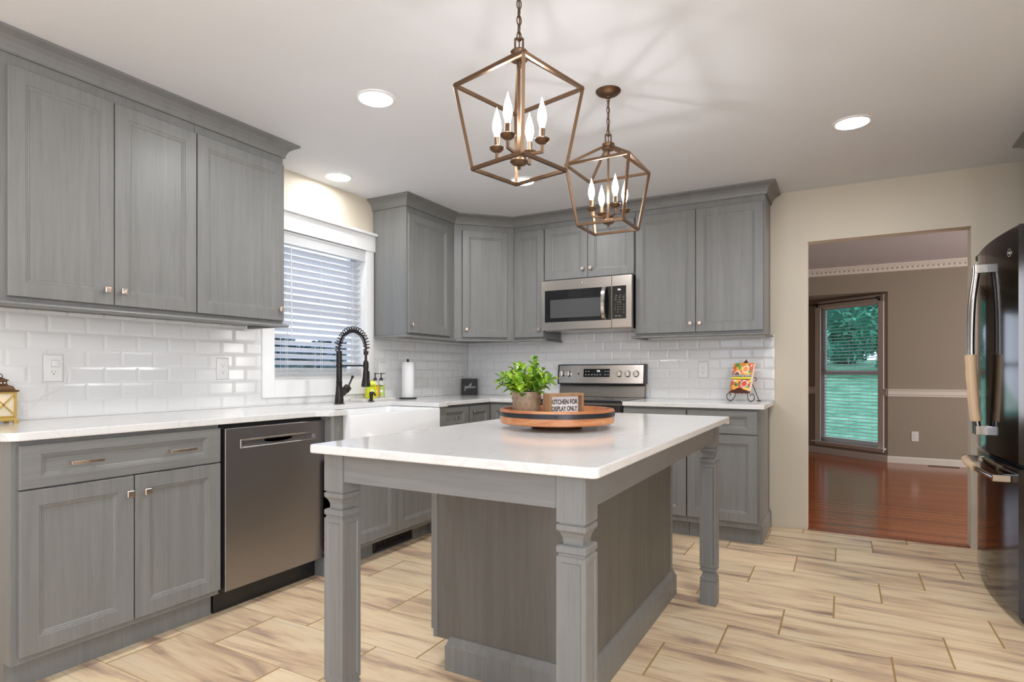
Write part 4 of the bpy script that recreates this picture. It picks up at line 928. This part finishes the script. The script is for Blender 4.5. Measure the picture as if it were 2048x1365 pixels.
# ---------------------------------------------------------------- island
isl = thing('kitchen_island', 'grey kitchen island with white quartz top and square carved legs in the foreground', 'island', (2.17, -2.55, 0))
ix, iy = -2.17, 2.55
X0, X1, Y0, Y1, s = 1.735, 2.588, -3.416, -1.770, .076
mb = MB(); mb.prism([(x+ix, y+iy) for x, y in arc(1.711+.012, -3.456+.012, .012, 180, 270, 3)+arc(2.631-.02, -3.456+.02, .02, 270, 360, 4)+arc(2.631-.012, -1.650-.012, .012, 0, 90, 3)+arc(1.711+.012, -1.650-.012, .012, 90, 180, 3)], .879, .905); obj('countertop', mb, quartz_m, isl, bev=.005, seg=3)
def leg(cx, cy, name='leg'):
    mb = MB(); h = s/2
    def sq(z, q=0): return [(cx-h+q, cy-h+q, z), (cx+h-q, cy-h+q, z), (cx+h-q, cy+h-q, z), (cx-h+q, cy+h-q, z)]
    Z = [(.0, 0), (.113, 0), (.115, .003), (.119, .003), (.121, 0), (.128, 0), (.136, .005), (.146, .010), (.158, .010), (.163, .004), (.166, .004), (.166, 0), (.174, 0), (.177, .003), (.181, .003), (.184, 0),
         (.679, 0), (.682, .004), (.687, .004), (.690, 0), (.703, 0), (.706, .003), (.708, .013), (.722, .012), (.735, .007), (.742, .001), (.744, 0), (.756, 0), (.757, .004), (.761, .004), (.762, 0), (.8785, 0)]
    # plain parts and turned profiles; the recessed field is cut into each side between .192 and .668
    mb.loops([sq(z, q) for z, q in Z[:16]], cap1=False)
    mb.loops([sq(z, q) for z, q in Z[16:]], cap0=False)
    zb, zt = .184, .679
    for k_ in range(4):
        R_ = Matrix.Translation((cx, cy, 0)) @ Matrix.Rotation(k_*PI/2, 4, 'Z'); mb.M = R_
        rc = lambda i, i2, d: [(-h+i, -h+d, zb+i2), (h-i, -h+d, zb+i2), (h-i, -h+d, zt-i2), (-h+i, -h+d, zt-i2)]
        mb.loops([rc(0, 0, 0), rc(.012, .012, 0), rc(.0145, .0145, .0028), rc(.016, .016, .0032)], cap0=False)
    mb.M = Matrix.Identity(4); bmesh.ops.remove_doubles(mb.bm, verts=mb.bm.verts[:], dist=.00005)
    return obj(name, mb, grey, isl)
for cx, cy in ((X0+s/2, Y0+s/2), (X1-s/2, Y0+s/2), (X1-s/2, Y1+s/2)): leg(cx+ix, cy+iy)
az0, az1 = .793, .8785
mb = MB(); mb.box(X0+s+.0005+ix, X1-s-.0005+ix, Y0+.004+iy, Y0+.026+iy, az0, az1); obj('front_apron', mb, greyh, isl)
ga = wood('grey_stained_wood_lengthwise', (26, 1.2, 26), GD, GM, GL)
mb = MB(); mb.box(X1-.026+ix, X1-.004+ix, Y0+s+.0005+iy, Y1-.0005+iy, az0, az1); obj('side_apron', mb, ga, isl)
mb = MB(); mb.box(X0+.004+ix, X0+.026+ix, Y0+s+.0005+iy, -2.872+iy, az0, az1); obj('side_apron', mb, ga, isl)
BX0, BX1, BY0, BY1 = 1.742, 2.360, -2.870, -1.700
obj('cabinet_body', B(BX0+ix, BX1+ix, BY0+iy, BY1+iy, .108, .8785), greyd, isl)
mb = MB(); mb.box(BX0-.001+ix, BX0+.018+ix, BY0-.003+iy, BY0+.04+iy, .108, .8785); mb.box(BX1-.004+ix, BX1+.003+ix, BY1-.03+iy, BY1+.002+iy, .108, .8785); obj('edge_strip', mb, grey, isl)
pb = [(0, 0), (.020, 0), (.020, .092), (.015, .100), (.011, .112), (.006, .124), (0, .126)]
mb = MB(); mb.sweep([(BX0+.085+ix, BY1+iy), (BX0+.085+ix, BY0+iy), (BX1+ix, BY0+iy), (BX1+ix, BY1+iy), (BX0+.085+ix, BY1+iy)], pb); obj('plinth_molding', mb, grey, isl)
obj('toe_kick', B(BX0+.08+ix, BX1-.01+ix, BY0+.01+iy, BY1-.01+iy, 0, .110), grey, isl)
for j, (a_, b_) in enumerate(((BY0+.008, BY0+.58), (BY0+.588, BY1-.008))):
    for nm, z0, z1, sh in (('drawer', .714, .867, .035), ('door', .131, .708, None)):
        mb = panel_mb(-b_, -a_, z0, z1, BX0-.020, sh=sh); mb.bm.transform(Matrix.Translation((ix, iy, 0)) @ Matrix.Rotation(-R90, 4, 'Z')); o = obj(nm, mb, grey, isl)
        zc = .79 if nm == 'drawer' else .64; yc = (a_+b_)/2 if nm == 'drawer' else (b_-.04 if j == 0 else a_+.04)
        k = knob(o, -yc, BX0-.020, zc); k.data.transform(Matrix.Translation((ix, iy, 0)) @ Matrix.Rotation(-R90, 4, 'Z'))

# ---------------------------------------------------------------- things on the island
IT = .905; tx, ty = 2.136, -2.60
tr = thing('round_tray', 'round orange wooden tray with black metal band on the island', 'tray', (tx, ty, IT))
mb = MB(); mb.lathe([(.001, .021), (.205, .021), (.218, .021), (.222, .024), (.223, .060), (.223, .072), (.221, .076), (.208, .076), (.206, .073), (.204, .032), (.001, .031)], (0, 0, 0), 72); obj('bowl', mb, traywood, tr, smooth=True)
mb = MB(); mb.lathe([(.2233, .049), (.2245, .0495), (.2245, .0665), (.2233, .067)], (0, 0, 0), 72, cap=False); bd = obj('metal_band', mb, trayband, tr, smooth=True)
rv = MB()
for q in range(14):
    a = 2*PI*q/14+.2; rv.sphere((.2247*math.cos(a), .2247*math.sin(a), .058), .0028, 8, 6)
obj('rivets', rv, blackmet, bd, smooth=True)
mb = MB(); mb.lathe([(.098, 0), (.100, .003), (.100, .0205), (.001, .0205)], (0, 0, 0), 40); obj('turntable_foot', mb, lbrown, tr, smooth=True)
# potted plant
TB = IT+.0315
pl = thing('potted_plant', 'bright green leafy plant in a taupe dotted pot on the round tray', 'plant', (2.017, -2.628, TB))
mb = MB(); mb.lathe([(.050, 0), (.053, .003), (.0585, .104), (.0590, .109), (.0565, .110), (.055, .106), (.052, .09), (.001, .09)], (0, 0, 0), 40)
for zr in (.040, .062, .084):
    for q in range(14):
        a = 2*PI*(q+(.5 if zr == .062 else 0))/14; rp = .0545+.0000+zr*.04
        mb.M = Matrix.Rotation(a, 4, 'Z'); mb.tube([(rp, .0055*math.cos(t_), zr+.0055*math.sin(t_)) for t_ in [2*PI*j/12 for j in range(13)]], .0012, 5)
mb.M = Matrix.Identity(4); obj('pot', mb, pot_m, pl, smooth=True)
mb = MB(); stm = MB(); rnd = random.Random(21)
def leaf(mb, p, dirv, L, Wd):
    dirv = dirv.normalized(); side = dirv.cross(Vector((0, 0, 1)))
    side = side.normalized() if side.length > .05 else Vector((1, 0, 0)); side = (side+Vector((0, 0, rnd.uniform(-.4, .4)))).normalized(); nrm = side.cross(dirv)
    prof_ = [(0, 0), (.22, .62), (.5, 1), (.75, .85), (1, 0)]
    mid = [mb.v(p+dirv*L*t_-nrm*L*.16*t_*t_) for t_, _ in prof_]
    for sg_ in (1, -1):
        ed = [mb.v(p+dirv*L*t_+side*sg_*Wd*w_*.5-nrm*(L*.16*t_*t_-Wd*.12*w_)) for t_, w_ in prof_[1:-1]]
        fs = [[mid[0], mid[1], ed[0]], [mid[1], mid[2], ed[1], ed[0]], [mid[2], mid[3], ed[2], ed[1]], [mid[3], mid[4], ed[2]]]
        for q_ in fs: mb.f(q_)
for i in range(50):
    a = rnd.uniform(0, 2*PI); lean = rnd.uniform(.05, 1.0)**.8
    if i < 3: lean, hh = .12+.1*i, .150-.012*i
    else: hh = rnd.uniform(.075, .125)*(1.1-.35*lean)
    rt_ = rnd.uniform(0, .035); b0 = Vector((rt_*math.cos(a), rt_*math.sin(a), .088)); out = Vector((math.cos(a), math.sin(a), 0))
    ts = [b0+out*lean*.098*t_**1.3+Vector((0, 0, hh*(t_-.12*lean*t_*t_))) for t_ in [j/7 for j in range(8)]]
    stm.tube(ts, .0011, 5)
    for j in range(2, 8):
        d_ = (ts[j]-ts[j-1]).normalized(); ph = j*1.57+a
        sd = Vector((math.cos(ph), math.sin(ph), .1)); sd = (sd-d_*sd.dot(d_)).normalized()
        L_ = rnd.uniform(.027, .038)*(1 if j < 7 else .8)
        for sgn in (1, -1): leaf(mb, ts[j], sd*sgn+d_*.75, L_, L_*.60)
    leaf(mb, ts[-1], d_, .024, .012)
obj('stems', stm, stem_m, pl); obj('foliage', mb, leafm, pl)
# lettered sign
sn = thing('lettered_sign', 'wooden box-frame sign with two lines of black capitals beside the plant', 'sign', (2.187, -2.650, TB), .5086+.53)
D_ = .048; Wh = .079; Hh = .106; tk = .010
mb = MB(); framed_z = ((-Wh, Wh, 0, tk), (-Wh, Wh, Hh-tk, Hh), (-Wh, -Wh+tk, tk, Hh-tk), (Wh-tk, Wh, tk, Hh-tk))
for a_, b_, c_, e_ in framed_z: mb.box(a_, b_, -D_/2, D_/2, c_, e_)
obj('wood_frame', mb, woodframe, sn, bev=.0006)
bd = obj('white_panel', B(-Wh+tk, Wh-tk, 0, .004, tk, Hh-tk), simple('white_sign_panel', (.80, .80, .80), .6), sn)
text_obj('lettering', 'KITCHEN FOR', .0255, ink, bd, (.0045, -.0006, .072), sx=.75, bold=.0005); text_obj('lettering', 'DISPLAY ONLY', .0255, ink, bd, (.0045, -.0006, .0465), sx=.69, bold=.0005)

# cookbook on its easel
ea = thing('book_easel', 'scrolled dark iron easel holding the cookbook on the right counter', 'easel', (2.492, -.185, .914), -.42)
ln_ = math.radians(17)
mb = MB()
for sx in (-1, 1):
    P_ = [(sx*.045, -.012, .075), (sx*.048, -.02, .045), (sx*.062, -.03, .012), (sx*.082, -.034, .0035), (sx*.104, -.034, .016), (sx*.109, -.034, .040), (sx*.094, -.034, .056), (sx*.078, -.034, .048), (sx*.080, -.034, .040)]
    mb.tube(crv(P_, 6), .0028, 8)
    Q_ = [(sx*.045, -.012, .075), (sx*.05, .012, .13), (sx*.060, .022, .165), (sx*.082, .024, .172), (sx*.090, .024, .155), (sx*.078, .022, .145)]
    mb.tube(crv(Q_, 6), .0026, 8)
mb.tube(crv([(-.045, -.012, .075), (0, .03, .24), (.0, .035, .262)], 6), .0026, 8); mb.tube(crv([(.045, -.012, .075), (0, .03, .24)], 6), .0026, 8)
mb.tube([(-.05, -.012, .078), (.05, -.012, .078)], .003, 8)
obj('wire_frame', mb, blackmet, ea, smooth=True)
mb = MB(); mb.tube(crv([(.02, .028, .21), (.035, .08, .10), (.05, .125, .004)], 5), .0028, 8); mb.tube([(.035, .126, .0035), (.065, .124, .0035)], .003, 8); obj('rear_leg', mb, blackmet, ea, smooth=True)
mb = MB(); pts_ = [(-.088, .066), (-.07, .072), (-.055, .082), (-.035, .086), (-.02, .094), (0, .100), (.02, .094), (.035, .087), (.055, .084), (.072, .072), (.088, .066), (.078, .060), (.065, .063), (.052, .057), (.038, .062), (.024, .056), (.008, .061), (-.008, .056), (-.024, .061), (-.038, .056), (-.052, .062), (-.066, .058), (-.078, .061)]
mb.loops([[(x_, y_, z_) for x_, z_ in pts_] for y_ in (-.052, -.047)]); mb.box(-.06, .06, -.050, -.008, .066, .070); obj('leaf_ledge', mb, brownlace, ea, bev=.001)
mb = MB(); pts_ = [(-.030, .262), (-.018, .270), (-.012, .285), (.0, .292), (.006, .305), (.012, .290), (.020, .282), (.026, .268), (.034, .262), (.018, .258), (.012, .250), (-.008, .250), (-.014, .258)]
mb.loops([[(x_, y_, z_) for x_, z_ in pts_] for y_ in (.030, .035)])
for q in range(5): mb.sphere((-.008+.006*q, .029, .264+.006*(q % 2)), .0045, 8, 6)
obj('top_finial', mb, brownlace, ea, bev=.001)
bk = thing('cookbook', 'glossy cookbook with a food photo cover standing on the easel', 'book', (2.492, -.185, .914), -.42)
MBk = Matrix.Translation((0, -.022, .0715)) @ Matrix.Rotation(-ln_, 4, 'X')
BW, BH, TH = .078, .205, .027
def bx(*a): m_ = B(*a); m_.bm.transform(MBk); return m_
obj('page_block', bx(-BW+.002, BW-.002, -TH+.002, -.002, .002, BH-.002), simple('book_pages', (.80, .78, .74), .8), bk)
mb = MB(); mb.box(-BW, BW, -TH, -TH+.0018, 0, BH); mb.box(-BW, BW, -.0018, 0, 0, BH); mb.box(-BW, -BW+.0018, -TH, 0, 0, BH); mb.bm.transform(MBk); cv = obj('cover', mb, food_m, bk)
yf = -TH-.0006
def disc(x, z, r, mat, nm, y=yf, sx=1): m_ = MB(); m_.lathe([(r, -y), (r, -y+.0004)], (x, 0, z), 26, 'y'); m_.bm.transform(MBk); return obj(nm, m_, mat, cv)
bowl_r, bowl_o = simple('printed_orange', (.90, .30, .04), .3), simple('printed_red', (.72, .07, .03), .3)
prt_g = simple('printed_green', (.12, .38, .05), .3); prt_b = simple('printed_brown', (.22, .05, .02), .3)
for x_, z_, r_, m_ in ((.022, .158, .026, bowl_r), (-.040, .118, .026, prt_b), (.030, .050, .027, bowl_o)):
    disc(x_, z_, r_, whiteink, 'printed_bowl'); disc(x_, z_, r_*.78, m_, 'printed_sauce', yf-.0005)
def strip(pts, mat, nm, y=yf-.0008): m_ = MB(); m_.loops([[(a_, y, b_) for a_, b_ in pts], [(a_, y-.0003, b_) for a_, b_ in pts]]); m_.bm.transform(MBk); return obj(nm, m_, mat, cv)
for dx_, dz_, an in ((-.030, .180, .2), (-.022, .165, -.5), (-.035, .040, .9), (-.028, .045, -.7), (-.038, .052, .1), (-.020, .038, -1.4)):
    c_, s2 = math.cos(an), math.sin(an); strip([(dx_+c_*a_-s2*b_, dz_+s2*a_+c_*b_) for a_, b_ in ((0, -.016), (.005, -.006), (.004, .008), (0, .017), (-.004, .008), (-.005, -.006))], prt_g, 'printed_herb')
strip([(-BW, .100), (BW, .100), (BW, .117), (-BW, .117)], ink, 'title_band', yf-.0012); strip([(-BW, .086), (BW, .086), (BW, .0998), (-BW, .0998)], simple('printed_yellow', (.90, .70, .03), .4), 'yellow_band', yf-.0012); strip([(-BW, .0815), (BW, .0815), (BW, .0858), (-BW, .0858)], ink, 'lower_band', yf-.0012)
tt = text_obj('title_lettering', 'FABULOUS FOOD BOARDS!', .0155, whiteink, cv, (0, 0, 0), (0, 0, 0), sx=.80, shear=.3, bold=.0003, ext=.0002)
tt.data.transform(MBk @ Matrix.Translation((0, yf-.0018, .1085)) @ Matrix.Rotation(PI/2, 4, 'X'))

# ---------------------------------------------------------------- lights
def can_light(x, y, label, grp=None):
    t = thing('recessed_light', label, 'ceiling light', (x, y, H)); mb = MB(); mb.lathe([(.093, 0), (.092, -.004), (.078, -.007), (.076, -.003)], (0, 0, 0), 40, cap=False); obj('trim_ring', mb, white, t, smooth=True)
    mb = MB(); mb.lathe([(.077, -.0025), (.077, -.0035)], (0, 0, 0), 36); obj('lens', mb, lens, t); return t
can0 = can_light(1.180, -2.573, 'round recessed ceiling light in front of the left wall cabinets')
for x, y, lb in ((3.160, -1.160, 'round recessed ceiling light near the doorway wall'), (.190, -1.838, 'round recessed ceiling light close to the wall above the sink window'), (1.218, -1.168, 'round recessed ceiling light partly hidden by the near pendant cage'),
                 (3.25, -2.9, 'unseen recessed light added for fill over the walkway beside the fridge'), (1.18, -4.6, 'unseen recessed light added for fill behind the camera on the left')):  # these two are unseen, added to fill the room with light
    c = copy_tree(can0); c.location = (x, y, H); c['label'] = lb
    if 'sink window' in lb:
        for ch in c.children:
            if ch.name.startswith('lens'): ch.data = ch.data.copy(); ch.data.materials[0] = lens_dim

def pendant(label, x, y, zu, rot, arm, canopy_z=H):
    t = thing('lantern_pendant', label, 'pendant light', (x, y, zu), rot, 'brass cage pendants over the island')
    Ru, Rl, Hh_, bt = .210, .153, .271, .0105
    U = [Vector((Ru*math.cos(k_*PI/2), Ru*math.sin(k_*PI/2), 0)) for k_ in range(4)]; Lo = [Vector((Rl*math.cos(k_*PI/2), Rl*math.sin(k_*PI/2), -Hh_)) for k_ in range(4)]
    mb = MB()
    for k_ in range(4):
        mb.bar(U[k_], U[(k_+1) % 4], bt); mb.bar(Lo[k_], Lo[(k_+1) % 4], bt); mb.bar(U[k_], Lo[k_], bt); mb.bar(U[k_], U[k_].normalized()*.018+Vector((0, 0, .103)), bt)
        mb.sphere(U[k_], bt*.62, 8, 6); mb.sphere(Lo[k_], bt*.62, 8, 6)
    obj('cage', mb, bronze, t)
    mb = MB(); mb.lathe([(.001, .086), (.028, .088), (.030, .092), (.026, .100), (.030, .112), (.026, .117), (.001, .118)], (0, 0, 0), 24); obj('hub', mb, bronze, t, smooth=True)
    mb = MB(); mb.tube([(0, 0, .09), (0, 0, .062)], .0075, 12); mb.tube([(0, 0, .065), (0, 0, -.215)], .0055, 12); obj('stem', mb, bronze, t, smooth=True)
    mb = MB(); mb.lathe([(.001, -.272), (.006, -.270), (.006, -.262), (.004, -.258), (.022, -.254), (.030, -.246), (.028, -.240), (.024, -.236), (.024, -.214), (.001, -.212)], (0, 0, 0), 24); obj('arm_hub', mb, bronze, t, smooth=True)
    for k_ in range(4):
        a = arm-rot+k_*PI/2; R_ = Matrix.Rotation(a, 4, 'Z')
        mb = MB(); mb.M = R_; mb.bar((.02, 0, -.226), (.086, 0, -.226), .0085); mb.bar((.082, 0, -.229), (.082, 0, -.196), .0085); ar = obj('arm', mb, bronze, t)
        mb = MB(); c_ = R_ @ Vector((.082, 0, 0)); mb.lathe([(.003, -.203), (.012, -.200), (.022, -.193), (.025, -.186), (.024, -.185), (.010, -.190)], c_, 20); obj('candle_cup', mb, bronze, ar, smooth=True)
        mb = MB(); mb.lathe([(.0092, -.190), (.0092, -.152), (.007, -.150)], c_, 16); obj('candle_sleeve', mb, bronze, ar, smooth=True)
        mb = MB(); mb.lathe([(.007, -.150), (.009, -.145), (.0145, -.125), (.0155, -.115), (.0135, -.098), (.0085, -.078), (.0035, -.062), (.0008, -.050)], c_, 16); bb_ = obj('bulb', mb, bulbm, ar, smooth=True)
        mb = MB(); mb.lathe([(.0008, -.134), (.0026, -.132), (.0026, -.100), (.0008, -.098)], c_, 8); obj('filament', mb, filament_m, ar, smooth=True)
    mb = MB(); mb.M = Matrix.Rotation(.5086-rot, 4, 'Z'); sh_ = [(-.013, 0, .116), (-.013, 0, .158), (.013, 0, .158), (.013, 0, .116)]
    for a_, b_ in zip(sh_, sh_[1:]+sh_[:1]): mb.bar(a_, b_, .0065)
    zc = .165; top = canopy_z-zu-.03; i = 0
    while zc < top:
        mb.M = Matrix.Rotation(.5086-rot+(i % 2)*PI/2+.4, 4, 'Z')
        mb.tube([(.0075*math.cos(q), 0, zc+.0165*math.sin(q)+.0) for q in [2*PI*j/14 for j in range(15)]], .0021, 6); zc += .0265; i += 1
    mb.M = Matrix.Identity(4); mb.tube(crv([(.003, 0, .12), (-.004, .002, .20), (.004, 0, .28), (0, 0, canopy_z-zu-.015)], 5), .0022, 6)
    obj('chain', mb, bronze, t)
    mb = MB(); zz = canopy_z-zu; mb.lathe([(.001, zz-.032), (.009, zz-.032), (.010, zz-.026), (.030, zz-.022), (.050, zz-.012), (.058, zz-.003), (.058, zz-.0005), (.001, zz-.0005)], (0, 0, 0), 36); obj('canopy', mb, bronze, t, smooth=True)
    return t
pendant('nearer and larger-looking brass cage pendant with four candle bulbs', 2.189, -3.008, 2.057, -1.011, .05)
pendant('farther brass cage pendant with its round canopy in view', 2.168, -2.103, 2.065, -.796, -.835)

# floor vent in the dining room
fv = thing('floor_vent', 'thin dark floor vent beside the dining room baseboard', 'vent', (4.02, 3.88, 0))
mb = MB(); mb.box(0, .30, 0, .09, 0, .004)
obj('plate', mb, lbrown, fv); mb = MB()
for i in range(10): mb.box(.012+i*.028, .030+i*.028, .012, .078, .004, .0048)
obj('louvres', mb, blackpl, fv)
